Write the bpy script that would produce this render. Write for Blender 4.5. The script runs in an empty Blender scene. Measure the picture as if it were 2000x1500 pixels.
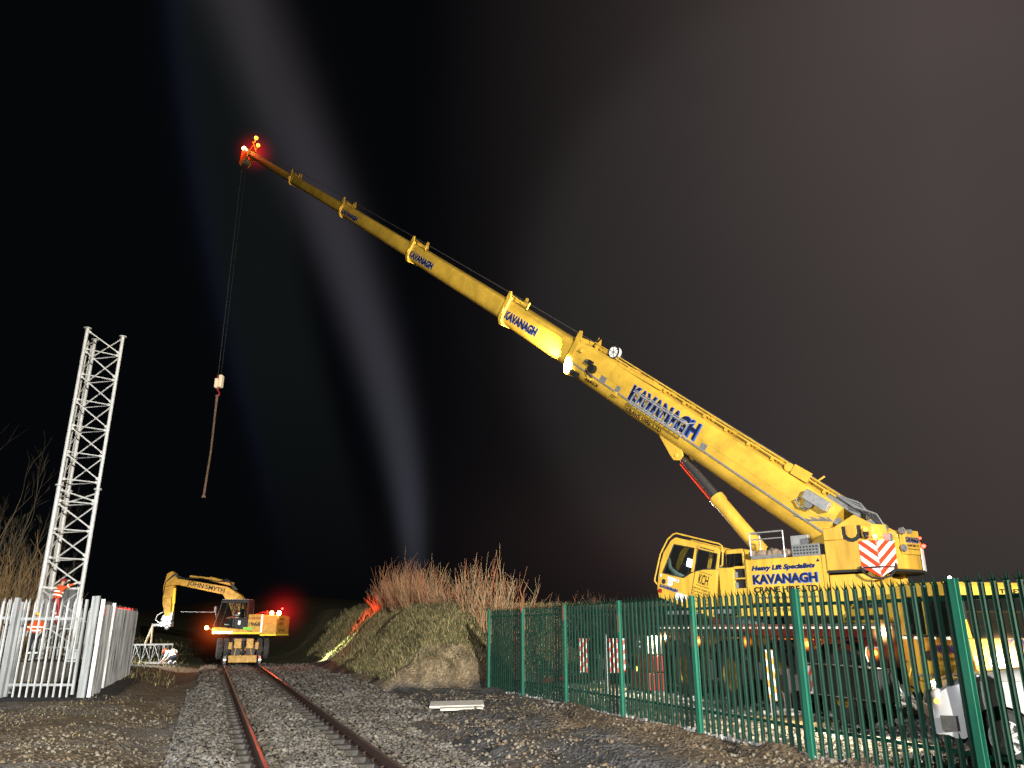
import bpy, bmesh, math, random
import numpy as np
from mathutils import Vector, Matrix, noise
random.seed(7); rng = np.random.default_rng(11)
scene = bpy.context.scene
COL = scene.collection
R = math.radians
# ------------------------------------------------------------------ materials
def pm(name, col, rough=.5, metal=0., ns=6., na=.25, bump=0., bs=None, col2=None, spec=.5, streak=False, coat=0., pos=False, speck=0.):
    m = bpy.data.materials.new(name); m.use_nodes = True
    nt = m.node_tree; b = nt.nodes['Principled BSDF']
    b.inputs['Roughness'].default_value = rough; b.inputs['Metallic'].default_value = metal
    b.inputs['Specular IOR Level'].default_value = spec
    b.inputs['Coat Weight'].default_value = coat
    tc = nt.nodes.new('ShaderNodeTexCoord')
    src = tc.outputs['Object'] if not pos else nt.nodes.new('ShaderNodeNewGeometry').outputs['Position']
    if streak:
        mp = nt.nodes.new('ShaderNodeMapping'); mp.inputs['Scale'].default_value = (1, 1, .12)
        nt.links.new(src, mp.inputs[0]); src = mp.outputs[0]
    n = nt.nodes.new('ShaderNodeTexNoise'); n.inputs['Scale'].default_value = ns; n.inputs['Detail'].default_value = 6
    n.inputs['Roughness'].default_value = .65
    nt.links.new(src, n.inputs['Vector'])
    cr = nt.nodes.new('ShaderNodeValToRGB')
    c2 = col2 if col2 else tuple(c*(1-na) for c in col)
    cr.color_ramp.elements[0].position = .35; cr.color_ramp.elements[0].color = (*c2, 1)
    cr.color_ramp.elements[1].position = .62; cr.color_ramp.elements[1].color = (*col, 1)
    nt.links.new(n.outputs['Fac'], cr.inputs[0]); nt.links.new(cr.outputs[0], b.inputs['Base Color'])
    if speck:
        n3 = nt.nodes.new('ShaderNodeTexNoise'); n3.inputs['Scale'].default_value = 9; n3.inputs['Detail'].default_value = 8; n3.inputs['Roughness'].default_value = .8
        nt.links.new(tc.outputs['Object'], n3.inputs['Vector'])
        m3 = nt.nodes.new('ShaderNodeMapRange'); m3.inputs['From Min'].default_value = .60; m3.inputs['From Max'].default_value = .72; m3.inputs['To Min'].default_value = 0; m3.inputs['To Max'].default_value = speck
        nt.links.new(n3.outputs['Fac'], m3.inputs[0]); mxx = nt.nodes.new('ShaderNodeMix'); mxx.data_type = 'RGBA'
        nt.links.new(m3.outputs[0], mxx.inputs[0]); nt.links.new(cr.outputs[0], mxx.inputs[6]); mxx.inputs[7].default_value = (.10, .07, .03, 1); nt.links.new(mxx.outputs[2], b.inputs['Base Color'])
    mr = nt.nodes.new('ShaderNodeMapRange'); mr.inputs['To Min'].default_value = min(1, rough+.15); mr.inputs['To Max'].default_value = max(.05, rough-.08)
    nt.links.new(n.outputs['Fac'], mr.inputs[0]); nt.links.new(mr.outputs[0], b.inputs['Roughness'])
    if bump:
        n2 = nt.nodes.new('ShaderNodeTexNoise'); n2.inputs['Scale'].default_value = bs or ns*4; n2.inputs['Detail'].default_value = 5
        nt.links.new(tc.outputs['Object'], n2.inputs['Vector'])
        bp = nt.nodes.new('ShaderNodeBump'); bp.inputs['Strength'].default_value = bump; bp.inputs['Distance'].default_value = .02
        nt.links.new(n2.outputs['Fac'], bp.inputs['Height']); nt.links.new(bp.outputs[0], b.inputs['Normal'])
    return m
def em(name, col, s):
    m = bpy.data.materials.new(name); m.use_nodes = True; nt = m.node_tree
    b = nt.nodes['Principled BSDF']; b.inputs['Base Color'].default_value = (*col, 1)
    b.inputs['Emission Color'].default_value = (*col, 1); b.inputs['Emission Strength'].default_value = s
    return m
def glassmat(name, tint=(.5, .55, .55), mixf=.35, dark=(.01, .012, .012)):
    m = bpy.data.materials.new(name); m.use_nodes = True; nt = m.node_tree; nt.nodes.clear()
    o = nt.nodes.new('ShaderNodeOutputMaterial'); t = nt.nodes.new('ShaderNodeBsdfTransparent'); t.inputs[0].default_value = (*tint, 1)
    p = nt.nodes.new('ShaderNodeBsdfPrincipled'); p.inputs['Base Color'].default_value = (*dark, 1); p.inputs['Roughness'].default_value = .06
    x = nt.nodes.new('ShaderNodeMixShader'); x.inputs[0].default_value = mixf
    nt.links.new(t.outputs[0], x.inputs[1]); nt.links.new(p.outputs[0], x.inputs[2]); nt.links.new(x.outputs[0], o.inputs[0])
    return m
def halomat(name, col, s, power=3.):
    m = bpy.data.materials.new(name); m.use_nodes = True; nt = m.node_tree; nt.nodes.clear()
    o = nt.nodes.new('ShaderNodeOutputMaterial'); e = nt.nodes.new('ShaderNodeEmission'); e.inputs[0].default_value = (*col, 1)
    tc = nt.nodes.new('ShaderNodeTexCoord')
    mp = nt.nodes.new('ShaderNodeMapping'); mp.inputs['Location'].default_value = (-1, -1, -1); mp.inputs['Scale'].default_value = (2, 2, 2)
    g = nt.nodes.new('ShaderNodeTexGradient'); g.gradient_type = 'SPHERICAL'
    pw = nt.nodes.new('ShaderNodeMath'); pw.operation = 'POWER'; pw.inputs[1].default_value = power
    mu = nt.nodes.new('ShaderNodeMath'); mu.operation = 'MULTIPLY'; mu.inputs[1].default_value = s
    nt.links.new(tc.outputs['Generated'], mp.inputs[0]); nt.links.new(mp.outputs[0], g.inputs[0])
    nt.links.new(g.outputs['Fac'], pw.inputs[0]); nt.links.new(pw.outputs[0], mu.inputs[0]); nt.links.new(mu.outputs[0], e.inputs[1])
    nt.links.new(e.outputs[0], o.inputs['Volume'])
    return m
M = dict(
 yellow=pm('crane_yellow', (.66, .41, .05), .42, ns=3, na=.3, streak=True, coat=.2, speck=.6),
 boomyel=pm('boom_yellow', (.66, .41, .05), .36, ns=1.3, na=.32, speck=.7, bump=.05, bs=3, coat=.3),
 cwyel=pm('counterweight_yellow', (.62, .37, .045), .5, ns=3.2, na=.42, speck=.6, streak=True, bump=.1, bs=12),
 exyel=pm('excavator_yellow', (.58, .32, .04), .5, ns=5, na=.45, speck=.8),
 fence=pm('green_paint', (.0055, .042, .025), .5, ns=4, na=.45, streak=True, pos=True, spec=.14),
 postg=pm('green_post_paint', (.02, .15, .098), .5, ns=4, na=.4, streak=True, pos=True, spec=.2),
 galv=pm('galvanised_steel', (.47, .50, .52), .48, .25, ns=7, na=.45, streak=True, pos=True),
 mastw=pm('mast_galvanised', (.70, .72, .72), .45, .1, ns=7, na=.3, pos=True),
 galvd=pm('galvanised_dull', (.44, .46, .48), .55, .3, ns=5, na=.85, streak=True, pos=True),
 alu=pm('aluminium', (.55, .56, .57), .35, .6, ns=10, na=.3),
 grey=pm('grey_steel', (.22, .23, .24), .5, .3, ns=8, na=.3),
 dark=pm('dark_steel', (.016, .016, .018), .5, .2, ns=8, na=.4),
 black=pm('black_rubber', (.014, .014, .015), .75, ns=12, na=.4, bump=.3, bs=30),
 tyre=pm('tyre_rubber', (.055, .053, .05), .85, ns=9, na=.55, bump=.6, bs=40),
 rimy=pm('rim_yellow', (.45, .27, .05), .6, ns=7, na=.55),
 rust=pm('rusty_rail', (.05, .026, .018), .7, .3, ns=18, na=.5),
 railtop=pm('polished_rail', (.55, .42, .40), .30, 1., ns=3, na=.12),
 conc=pm('concrete', (.15, .14, .125), .9, ns=7, na=.35, bump=.4, bs=25),
 sleeper=pm('shade_dark_sleeper', (.05, .045, .04), .8, ns=7, na=.5, bump=.3, bs=25),  # sleeper colour darkened to match the rail shadow
 slab=pm('pale_concrete', (.52, .50, .46), .85, ns=7, na=.35, bump=.3, bs=25),
 white=pm('white_paint', (.8, .8, .78), .4, ns=5, na=.12, coat=.2),
 carw=pm('car_white', (.42, .43, .44), .22, ns=2, na=.06, coat=.8),
 red=pm('red_paint', (.32, .012, .010), .45, ns=6, na=.35),
 redr=pm('red_reflective', (.8, .05, .012), .35, ns=20, na=.12),
 orange=pm('orange_reflective', (.85, .28, .02), .35, ns=20, na=.12),
 blue=pm('blue_paint', (.03, .12, .55), .4, ns=10, na=.2),
 navy=pm('navy_paint', (.006, .012, .05), .4, ns=10, na=.3),
 ink=pm('black_lettering', (.008, .008, .008), .45, ns=12, na=.3),
 rope=pm('steel_rope', (.09, .085, .08), .6, .2, ns=9, na=.4),
 wood=pm('timber_mat', (.55, .42, .22), .8, ns=5, na=.35, streak=True, bump=.3),
 bark=pm('bark', (.12, .10, .065), .9, ns=9, na=.5),
 twig=pm('red_brown_twig', (.44, .19, .09), .8, ns=1.5, na=.45),
 undergrowth=pm('undergrowth_stem', (.34, .22, .10), .9, ns=1.5, na=.5),
 twigp=pm('pale_twig', (.42, .31, .17), .8, ns=1.5, na=.45),
 leafd=pm('ivy_leaf', (.07, .085, .04), .7, ns=3, na=.5),
 skin=pm('skin', (.55, .33, .24), .6, ns=20, na=.1),
 hiviz=pm('orange_cloth', (.85, .11, .02), .8, ns=9, na=.3),
 navyc=pm('dark_cloth', (.03, .035, .05), .9, ns=9, na=.3),
 glove=pm('pale_glove', (.75, .75, .72), .8, ns=9, na=.2),
 refl=em('reflective_tape_glow', (.95, .93, .8), .55),  # tape given its own glow in place of returned lamplight
 seat=pm('seat_fabric', (.17, .22, .20), .8, ns=12, na=.3),
 chrome=pm('chrome_rod', (.35, .35, .36), .15, .9, ns=10, na=.2),
 tarp=pm('tarpaulin', (.30, .22, .16), .9, ns=9, na=.5, bump=.5),
 glass=glassmat('cab_glass', (.8, .85, .85), .22),
 cglass=glassmat('dark_glass', (.25, .27, .27), .6),
 lens=glassmat('lamp_lens', (.8, .8, .8), .3, (.3, .3, .3)),
 Ewhite=em('lamp_white', (1, .80, .48), 30), Ecool=em('lamp_cool_white', (.85, .93, 1), 30),
 Eamber=em('lamp_amber', (1, .34, .04), 4), Ered=em('lamp_red', (1, .03, .02), 16), Escreen=em('screen_glow', (1, 1, .97), 3.2),
 Ereda=em('lamp_red_bright', (1, .25, .12), 30),
)
# ------------------------------------------------------------------ object helpers
def wloc(o):
    v = Vector((0, 0, 0))
    while o is not None:
        v += o.location; o = o.parent
    return v
def tag(o, label=None, cat=None, group=None, kind=None):
    if label: o['label'] = label
    if cat: o['category'] = cat
    if group: o['group'] = group
    if kind: o['kind'] = kind
    return o
def thing(name, loc, label, cat, group=None):
    o = bpy.data.objects.new(name, None); COL.objects.link(o); o.location = loc; o.empty_display_size = .2
    return tag(o, label, cat, group)
def frame(o, x, y, z=(0, 0, 1)):
    return Matrix(((x[0], y[0], z[0], o[0]), (x[1], y[1], z[1], o[1]), (x[2], y[2], z[2], o[2]), (0, 0, 0, 1)))
I4 = Matrix.Identity(4)
class MB:
    def __init__(s, F=I4): s.F = F; s.v = []; s.f = []; s.mi = []; s.m = 0
    def add(s, vs, fs):
        o = len(s.v); s.v += [s.F @ Vector(p) for p in vs]
        s.f += [tuple(i+o for i in f) for f in fs]; s.mi += [s.m]*len(fs); return s
    def box(s, a, b):
        x0, x1 = sorted((a[0], b[0])); y0, y1 = sorted((a[1], b[1])); z0, z1 = sorted((a[2], b[2]))
        return s.add([(x0,y0,z0),(x1,y0,z0),(x1,y1,z0),(x0,y1,z0),(x0,y0,z1),(x1,y0,z1),(x1,y1,z1),(x0,y1,z1)],
                     [(0,3,2,1),(4,5,6,7),(0,1,5,4),(1,2,6,5),(2,3,7,6),(3,0,4,7)])
    def bar(s, p, q, w, h, up=(0, 0, 1)):
        p, q, up = Vector(p), Vector(q), Vector(up); d = (q-p).normalized()
        if abs(d.dot(up)) > .95: up = Vector((1, 0, 0))
        r = d.cross(up).normalized()*w/2; u = r.cross(d).normalized()*h/2
        vs = [p-r-u, p+r-u, p+r+u, p-r+u, q-r-u, q+r-u, q+r+u, q-r+u]
        return s.add(vs, [(0,1,2,3),(7,6,5,4),(0,4,5,1),(1,5,6,2),(2,6,7,3),(3,7,4,0)])
    def tube(s, pts, r, n=8, caps=True):
        pts = [Vector(p) for p in pts]; rs = r if isinstance(r, (list, tuple)) else [r]*len(pts)
        vs = []; fs = []; prev = None
        for i, p in enumerate(pts):
            d = (pts[min(i+1, len(pts)-1)]-pts[max(i-1, 0)])
            if d.length < 1e-9: d = Vector((0, 0, 1))
            d.normalize()
            if prev is None:
                a = Vector((0, 0, 1)) if abs(d.z) < .9 else Vector((1, 0, 0)); u = d.cross(a).normalized()
            else:
                u = (prev - d*prev.dot(d))
                u = u.normalized() if u.length > 1e-6 else d.orthogonal().normalized()
            prev = u; w = d.cross(u)
            for k in range(n):
                t = 2*math.pi*k/n; vs.append(p+(u*math.cos(t)+w*math.sin(t))*rs[i])
        for i in range(len(pts)-1):
            for k in range(n):
                k2 = (k+1) % n; fs.append((i*n+k, i*n+k2, (i+1)*n+k2, (i+1)*n+k))
        if caps: fs.append(tuple(reversed(range(n)))); fs.append(tuple(range((len(pts)-1)*n, len(pts)*n)))
        return s.add(vs, fs)
    def prism(s, poly, lo, hi, ax='y'):
        # poly given in the two other axes in order; extruded along ax
        f = {'y': lambda u, v, w: (u, w, v), 'z': lambda u, v, w: (u, v, w), 'x': lambda u, v, w: (w, u, v)}[ax]
        n = len(poly); vs = [f(u, v, lo) for u, v in poly]+[f(u, v, hi) for u, v in poly]
        return s.add(vs, [tuple(range(n)), tuple(reversed(range(n, 2*n)))]+[(i, i+n, (i+1) % n+n, (i+1) % n) for i in range(n)])
    def ring(s, c, axis, prof, n=24):
        # prof: list of (radius, offset along axis), closed by caller
        c = Vector(c); a = Vector(axis).normalized(); u = a.orthogonal().normalized(); w = a.cross(u)
        vs = []; fs = []; k = len(prof)
        for i in range(n):
            t = 2*math.pi*i/n
            for r, o in prof: vs.append(c+a*o+(u*math.cos(t)+w*math.sin(t))*r)
        for i in range(n):
            for j in range(k-1):
                i2 = (i+1) % n; fs.append((i*k+j, i*k+j+1, i2*k+j+1, i2*k+j))
        return s.add(vs, fs)
    def ball(s, c, r, n=10, m=7, sc=(1, 1, 1)):
        c = Vector(c); vs = []; fs = []
        for j in range(m+1):
            p = math.pi*j/m
            for i in range(n):
                t = 2*math.pi*i/n; vs.append((c.x+r*sc[0]*math.sin(p)*math.cos(t), c.y+r*sc[1]*math.sin(p)*math.sin(t), c.z+r*sc[2]*math.cos(p)))
        for j in range(m):
            for i in range(n):
                i2 = (i+1) % n; fs.append((j*n+i, (j+1)*n+i, (j+1)*n+i2, j*n+i2))
        return s.add(vs, fs)
    def build(s, name, mats, parent=None, smooth=False, bevel=0., **kw):
        me = bpy.data.meshes.new(name); L = wloc(parent) if parent else Vector((0, 0, 0))
        me.from_pydata([v-L for v in s.v], [], s.f)
        if not isinstance(mats, (list, tuple)): mats = [mats]
        for m in mats: me.materials.append(M[m] if isinstance(m, str) else m)
        me.polygons.foreach_set('material_index', s.mi)
        bm = bmesh.new(); bm.from_mesh(me); bmesh.ops.remove_doubles(bm, verts=bm.verts, dist=1e-5)
        bmesh.ops.recalc_face_normals(bm, faces=bm.faces); bm.to_mesh(me); bm.free()
        if smooth:
            me.polygons.foreach_set('use_smooth', [True]*len(me.polygons))
            if smooth != 'all': me.set_sharp_from_angle(angle=R(38))
        me.update()
        o = bpy.data.objects.new(name, me); COL.objects.link(o)
        if parent: o.parent = parent
        if bevel:
            b = o.modifiers.new('Bevel', 'BEVEL'); b.width = bevel; b.segments = 2; b.limit_method = 'ANGLE'; b.harden_normals = False
        return tag(o, **kw) if kw else o
_fonts = {}
def text(s, F, w, h, mat, parent, bold=0., shear=0., depth=.004, name='lettering'):
    """lettering fitted into w x h, lower-left corner at F's origin, in F's xy plane, facing +z of F"""
    cu = bpy.data.curves.new('t', 'FONT'); cu.body = s; cu.size = 1; cu.offset = bold; cu.shear = shear; cu.extrude = 0; cu.resolution_u = 3
    ob = bpy.data.objects.new('t', cu); COL.objects.link(ob)
    dg = bpy.context.evaluated_depsgraph_get(); dg.update()
    me = bpy.data.meshes.new_from_object(ob.evaluated_get(dg)); bpy.data.objects.remove(ob); bpy.data.curves.remove(cu)
    vs = [v.co.copy() for v in me.vertices]; fs = [tuple(p.vertices) for p in me.polygons]; bpy.data.meshes.remove(me)
    if not vs: return
    x0 = min(v.x for v in vs); x1 = max(v.x for v in vs); y0 = min(v.y for v in vs); y1 = max(v.y for v in vs)
    b = MB(F); b.add([((v.x-x0)/(x1-x0)*w, (v.y-y0)/(y1-y0)*h, depth) for v in vs], fs)
    return b.build(name, mat, parent)
def kavanagh(F, w, h, parent, edge=.02):
    t2 = text('KAVANAGH', F @ Matrix.Translation((-edge*.2, -edge*.7, 0)), w+edge*1.2, h+edge*1.1, 'blue', parent, bold=.07, depth=.004)
    t1 = text('KAVANAGH', F, w, h, 'navy', parent, bold=.04, depth=.009)
def spot(name, loc, target, power, col=(1, 1, 1), angle=60, blend=.5, r=.15, parent=None, scale=None):
    d = bpy.data.lights.new(name, 'SPOT'); d.energy = power; d.color = col; d.spot_size = R(angle); d.spot_blend = blend; d.shadow_soft_size = r
    o = bpy.data.objects.new(name, d); COL.objects.link(o)
    o.rotation_mode = 'QUATERNION'; o.rotation_quaternion = (Vector(target)-Vector(loc)).to_track_quat('-Z', 'Y')
    if scale: o.scale = scale
    o.location = Vector(loc)-(wloc(parent) if parent else Vector((0, 0, 0)))
    if parent: o.parent = parent
    return o
def point(name, loc, power, col, r=.08, parent=None):
    d = bpy.data.lights.new(name, 'POINT'); d.energy = power; d.color = col; d.shadow_soft_size = r
    o = bpy.data.objects.new(name, d); COL.objects.link(o)
    o.location = Vector(loc)-(wloc(parent) if parent else Vector((0, 0, 0)))
    if parent: o.parent = parent
    return o
def halo(loc, r, mat, parent):
    b = MB(); b.ball(loc, r, 16, 10); o = b.build('glow_ball', mat, parent, smooth='all'); return o  # self-glowing ball that stands in for lamp glare
# ------------------------------------------------------------------ terrain
TD = Vector((-.352, .936, 0)); TQ = Vector((.936, .352, 0)); T0 = Vector((-2.39, 11.3, 0))
def track(s, q, z=0.): return T0+TD*s+TQ*q+Vector((0, 0, z))
def to_track(x, y): dx, dy = x-T0.x, y-T0.y; return dx*TD.x+dy*TD.y, dx*TQ.x+dy*TQ.y
def fence_pt(k): return Vector((-.715+1.091*k, 27.1-2.785*k, 0))
FN = Vector((.931, .365, 0))             # from the fence line into the crane compound
def sm(t): t = min(1, max(0, t)); return t*t*(3-2*t)
FR = [Vector((-4.7, 26.4)), Vector((-.6, 28.0)), Vector((1.0, 31.5)), Vector((5, 35)), Vector((30, 47)), Vector((160, 120))]
def front_dist(x, y):
    best = 1e9; sgn = 1
    for a, b in zip(FR, FR[1:]):
        d = b-a; t = max(0, min(1, ((x-a.x)*d.x+(y-a.y)*d.y)/d.length_squared)); c = a+d*t
        dist = math.hypot(x-c.x, y-c.y)
        if dist < best: best = dist; sgn = 1 if d.x*(y-a.y)-d.y*(x-a.x) > 0 else -1
    return best*sgn
def nz(x, y, f, seed=0): return noise.noise(Vector((x*f, y*f, seed*7.3)))
def groove(s, q): return max(0, min(1, (nz(s*.75-q*.25, q*.13, 1, 33)-.08)*4.5))*max(0, min(1, (9-q)/2))
def bank_h(x, y):
    s, q = to_track(x, y)
    d1 = q-(3.35+.25*nz(s, 0, .35, 3)+.5*max(0, min(1, (s-20)/15)))
    if y < 25.5 or d1 < 0: return 0.
    d2 = front_dist(x, y)+.35*nz(x, y, .9, 5)
    if d2 < 0: return 0.
    Hh = 2.75+.25*nz(x, y, .16, 9)+.02*max(0, y-30)
    f1 = sm(d1/4.4)**.85; f2 = .30*sm(d2/.8)+.70*sm((d2-.2)/3.2)
    return Hh*min(f1, f2)*(1-.16*groove(s, q)*min(1, d1))+.10*nz(x, y, 1.6, 2)*min(1, d2)
def zone(x, y):
    """weights: ballast, gravel, bank"""
    s, q = to_track(x, y)
    bal = 1-sm((abs(q)-(1.75 if q < 0 else 2.0))/.5)
    if q > 0: bal = max(bal, (1-sm((q-3.0+.5*nz(x, y, .5, 4))/.6))*sm((s-6)/6)*.85)
    fd = (Vector((x, y, 0))-fence_pt(0)).dot(FN)
    gr = sm((fd-.05)/.5) if y < 40 else 0
    return bal, gr
def ground_z(x, y, fine=True):
    s, q = to_track(x, y); a = abs(q)
    bal, gr = zone(x, y)
    rough = 1-bal if a > 1.2 else 0
    z = -.02
    if a > 1.5: z += -.16*sm((a-1.6)/.8)+.17*sm((a-2.5)/1.2)
    if -3.4 < q < -1.5: z += -.24*math.exp(-((q+2.42)/.20)**2)*sm((6-s)/3)
    z -= .13*math.exp(-((q+.99)/.13)**2)+.13*math.exp(-((q-.66)/.13)**2)
    if 1.2 < q < 3.8: z += .14*math.exp(-((q-2.6)/.55)**2)*sm((s-5)/5)
    z += (.05*nz(x, y, .5)+.03*nz(x, y, 1.7, 1))*(.2+.8*rough)*(1-gr*.8)
    if fine and a > 2.2 and gr < .5 and y < 30:
        z += .035*nz(x, y, 4.5, 2)+.008*nz(x, y, 9, 6)
        r = nz(x*.8+y*.9, x*.5-y*.3, 1.1, 8)
        if q > 2.4 and r > .12: z -= .16*min(1, (r-.12)*5)*(1-gr)
        if q > 3 and r < -.2: z += .10*min(1, (-r-.2)*5)*(1-gr)
    if x < -11.4 and 23 < y < 40 and q < -4.2: z = z*.2+.02
    if q < -2.2: z += .25*sm((s-24)/10)*sm((-q-2)/3)
    if gr > 0 and y < 14: z += .30*sm((13.2-y)/2.2)*gr
    if x < -22: z += .12*min(30, -22-x)
    return z+bank_h(x, y)
def axis(lo, hi, f0, f1, st, g=1.35):
    a = list(np.arange(f0, f1+1e-6, st)); d = st*2; p = f1
    while p < hi: p += d; a.append(min(p, hi)); d *= g
    d = st*2; p = f0
    while p > lo: p -= d; a.insert(0, max(p, lo)); d *= g
    return a
xs = axis(-500, 500, -15, 10.5, .10); ys = axis(-60, 900, 10.0, 32, .10)
gv = []; gc = []
for y in ys:
    for x in xs:
        z = ground_z(x, y); gv.append((x, y, z))
        bal, gr = zone(x, y); s, q = to_track(x, y); bh = bank_h(x, y)
        n1 = nz(x, y, .7, 12); n2 = nz(x, y, 2.3, 13)
        soil = Vector((.115, .088, .056)) if q < 0 else Vector((.058, .057, .058))
        if q > 0: soil = soil.lerp(Vector((.10, .075, .05)), max(0, min(1, .9*sm((q-4.5)/2)*sm((26-y)/8)+n1*.8)))
        else: soil = soil.lerp(Vector((.13, .12, .11)), max(0, min(1, n1*1.2+.2)))
        soil = soil*(1+.5*n2)
        c = soil.lerp(Vector((.155, .145, .13)), bal).lerp(Vector((.36, .35, .33)), gr*(1 if q > 0 else 0))
        rail_shade = max(math.exp(-((q+1.0)/.15)**4), math.exp(-((q-.66)/.17)**4)); c = c*(1-.88*rail_shade)  # rail shadow painted into the tint along both rails
        if bh > .05:
            top = sm((bh-1.1+.8*n1)/.8); c = c.lerp(Vector((.20, .155, .10))*(.75+.9*max(0, n2+.3)), min(1, bh*3)).lerp(Vector((.09, .085, .04)), top)
            c = c*(1-.6*groove(s, q))  # shade in the grooves painted into the bank tint
        elif (q < -4 and s > 16) or y > 45: c = c.lerp(Vector((.05, .055, .02)), sm((s-16)/6))
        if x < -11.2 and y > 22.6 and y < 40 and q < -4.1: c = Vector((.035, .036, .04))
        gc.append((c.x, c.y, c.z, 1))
nx = len(xs)
gf = [(j*nx+i, j*nx+i+1, (j+1)*nx+i+1, (j+1)*nx+i) for j in range(len(ys)-1) for i in range(nx-1)]
me = bpy.data.meshes.new('ground'); me.from_pydata(gv, [], gf)
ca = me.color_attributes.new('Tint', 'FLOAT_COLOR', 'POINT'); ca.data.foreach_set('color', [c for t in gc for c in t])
me.polygons.foreach_set('use_smooth', [True]*len(me.polygons))
gm = bpy.data.materials.new('ground_soil'); gm.use_nodes = True; nt = gm.node_tree; b = nt.nodes['Principled BSDF']
b.inputs['Roughness'].default_value = .92; b.inputs['Specular IOR Level'].default_value = .25
at = nt.nodes.new('ShaderNodeAttribute'); at.attribute_name = 'Tint'
tc = nt.nodes.new('ShaderNodeTexCoord')
vo = nt.nodes.new('ShaderNodeTexVoronoi'); vo.inputs['Scale'].default_value = 17; nt.links.new(tc.outputs['Object'], vo.inputs['Vector'])
no = nt.nodes.new('ShaderNodeTexNoise'); no.inputs['Scale'].default_value = 9; no.inputs['Detail'].default_value = 8; no.inputs['Roughness'].default_value = .75
nt.links.new(tc.outputs['Object'], no.inputs['Vector'])
mr = nt.nodes.new('ShaderNodeMapRange'); mr.inputs['From Min'].default_value = .3; mr.inputs['From Max'].default_value = .7; mr.inputs['To Min'].default_value = .45; mr.inputs['To Max'].default_value = 1.55
nt.links.new(no.outputs['Fac'], mr.inputs[0])
mx = nt.nodes.new('ShaderNodeVectorMath'); mx.operation = 'SCALE'; nt.links.new(at.outputs['Color'], mx.inputs[0]); nt.links.new(mr.outputs[0], mx.inputs['Scale'])
rgb = nt.nodes.new('ShaderNodeRGBToBW'); nt.links.new(vo.outputs['Color'], rgb.inputs[0])
m2 = nt.nodes.new('ShaderNodeMapRange'); m2.inputs['To Min'].default_value = .6; m2.inputs['To Max'].default_value = 1.4; nt.links.new(rgb.outputs[0], m2.inputs[0])
mx2 = nt.nodes.new('ShaderNodeVectorMath'); mx2.operation = 'SCALE'; nt.links.new(mx.outputs[0], mx2.inputs[0]); nt.links.new(m2.outputs[0], mx2.inputs['Scale'])
nt.links.new(mx2.outputs[0], b.inputs['Base Color'])
bp = nt.nodes.new('ShaderNodeBump'); bp.inputs['Strength'].default_value = .9; bp.inputs['Distance'].default_value = .06
ad = nt.nodes.new('ShaderNodeMath'); ad.operation = 'ADD'; nt.links.new(vo.outputs['Distance'], ad.inputs[0]); nt.links.new(no.outputs['Fac'], ad.inputs[1])
nt.links.new(ad.outputs[0], bp.inputs['Height']); nt.links.new(bp.outputs[0], b.inputs['Normal'])
me.materials.append(gm); go = bpy.data.objects.new('ground', me); COL.objects.link(go); tag(go, kind='structure')

# ------------------------------------------------------------------ loose stones
def stones(name, pts, sizes, colmats, label, zoff=.3):
    """one mesh of many small angular stones"""
    n = len(pts)
    if n == 0: return
    cube = np.array([(-1,-1,-1),(1,-1,-1),(1,1,-1),(-1,1,-1),(-1,-1,1),(1,-1,1),(1,1,1),(-1,1,1)], float)
    V = np.repeat(cube[None], n, 0)*(1+rng.uniform(-.42, .42, (n, 8, 3)))
    V *= (np.array(sizes)[:, None, None]*rng.uniform(.65, 1.25, (n, 1, 3)))*.5
    a = rng.uniform(0, 6.28, (n, 3)); ca_, sa_ = np.cos(a), np.sin(a); Rm = np.zeros((n, 3, 3))
    Rz = np.zeros((n, 3, 3)); Rz[:, 0, 0] = ca_[:, 0]; Rz[:, 0, 1] = -sa_[:, 0]; Rz[:, 1, 0] = sa_[:, 0]; Rz[:, 1, 1] = ca_[:, 0]; Rz[:, 2, 2] = 1
    Rx = np.zeros((n, 3, 3)); Rx[:, 0, 0] = 1; Rx[:, 1, 1] = ca_[:, 1]; Rx[:, 1, 2] = -sa_[:, 1]; Rx[:, 2, 1] = sa_[:, 1]; Rx[:, 2, 2] = ca_[:, 1]
    V = np.einsum('nij,nkj->nki', Rz @ Rx, V)
    P = np.array(pts, float); P[:, 2] += np.array(sizes)*zoff*rng.uniform(-.3, 1.2, n)
    V += P[:, None, :]
    q = np.array([(0,3,2,1),(4,5,6,7),(0,1,5,4),(1,2,6,5),(2,3,7,6),(3,0,4,7)])
    F = (q[None]+np.arange(n)[:, None, None]*8).reshape(-1)
    me = bpy.data.meshes.new(name); me.vertices.add(n*8); me.loops.add(n*24); me.polygons.add(n*6)
    me.vertices.foreach_set('co', V.reshape(-1)); me.loops.foreach_set('vertex_index', F.astype(np.int32))
    me.polygons.foreach_set('loop_start', np.arange(0, n*24, 4, dtype=np.int32))
    me.update(calc_edges=True)
    for m in colmats: me.materials.append(m)
    nzv = np.array([nz(p[0], p[1], .9, 77)+.5*nz(p[0], p[1], 3.1, 78) for p in pts]); nm_ = len(colmats)
    ki = np.clip(np.floor((nzv*1.1+.5)*nm_*.55+rng.uniform(-.1, .75, n)*nm_*.6), 0, nm_-1)
    me.polygons.foreach_set('material_index', np.repeat(ki, 6).astype(np.int32))
    me.validate()
    o = bpy.data.objects.new(name, me); COL.objects.link(o); return tag(o, label, 'gravel', kind='stuff')
def smat(nm, c): return pm(nm, c, .88, ns=30, na=.3, bump=.3, bs=60)
bm_ = [smat('ballast_e', (.07, .065, .058)), smat('ballast_b', (.095, .088, .08)), smat('ballast_d', (.12, .105, .085)), smat('ballast_a', (.135, .127, .115)), smat('ballast_c', (.175, .165, .15))]
pts = []; sz = []
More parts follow.
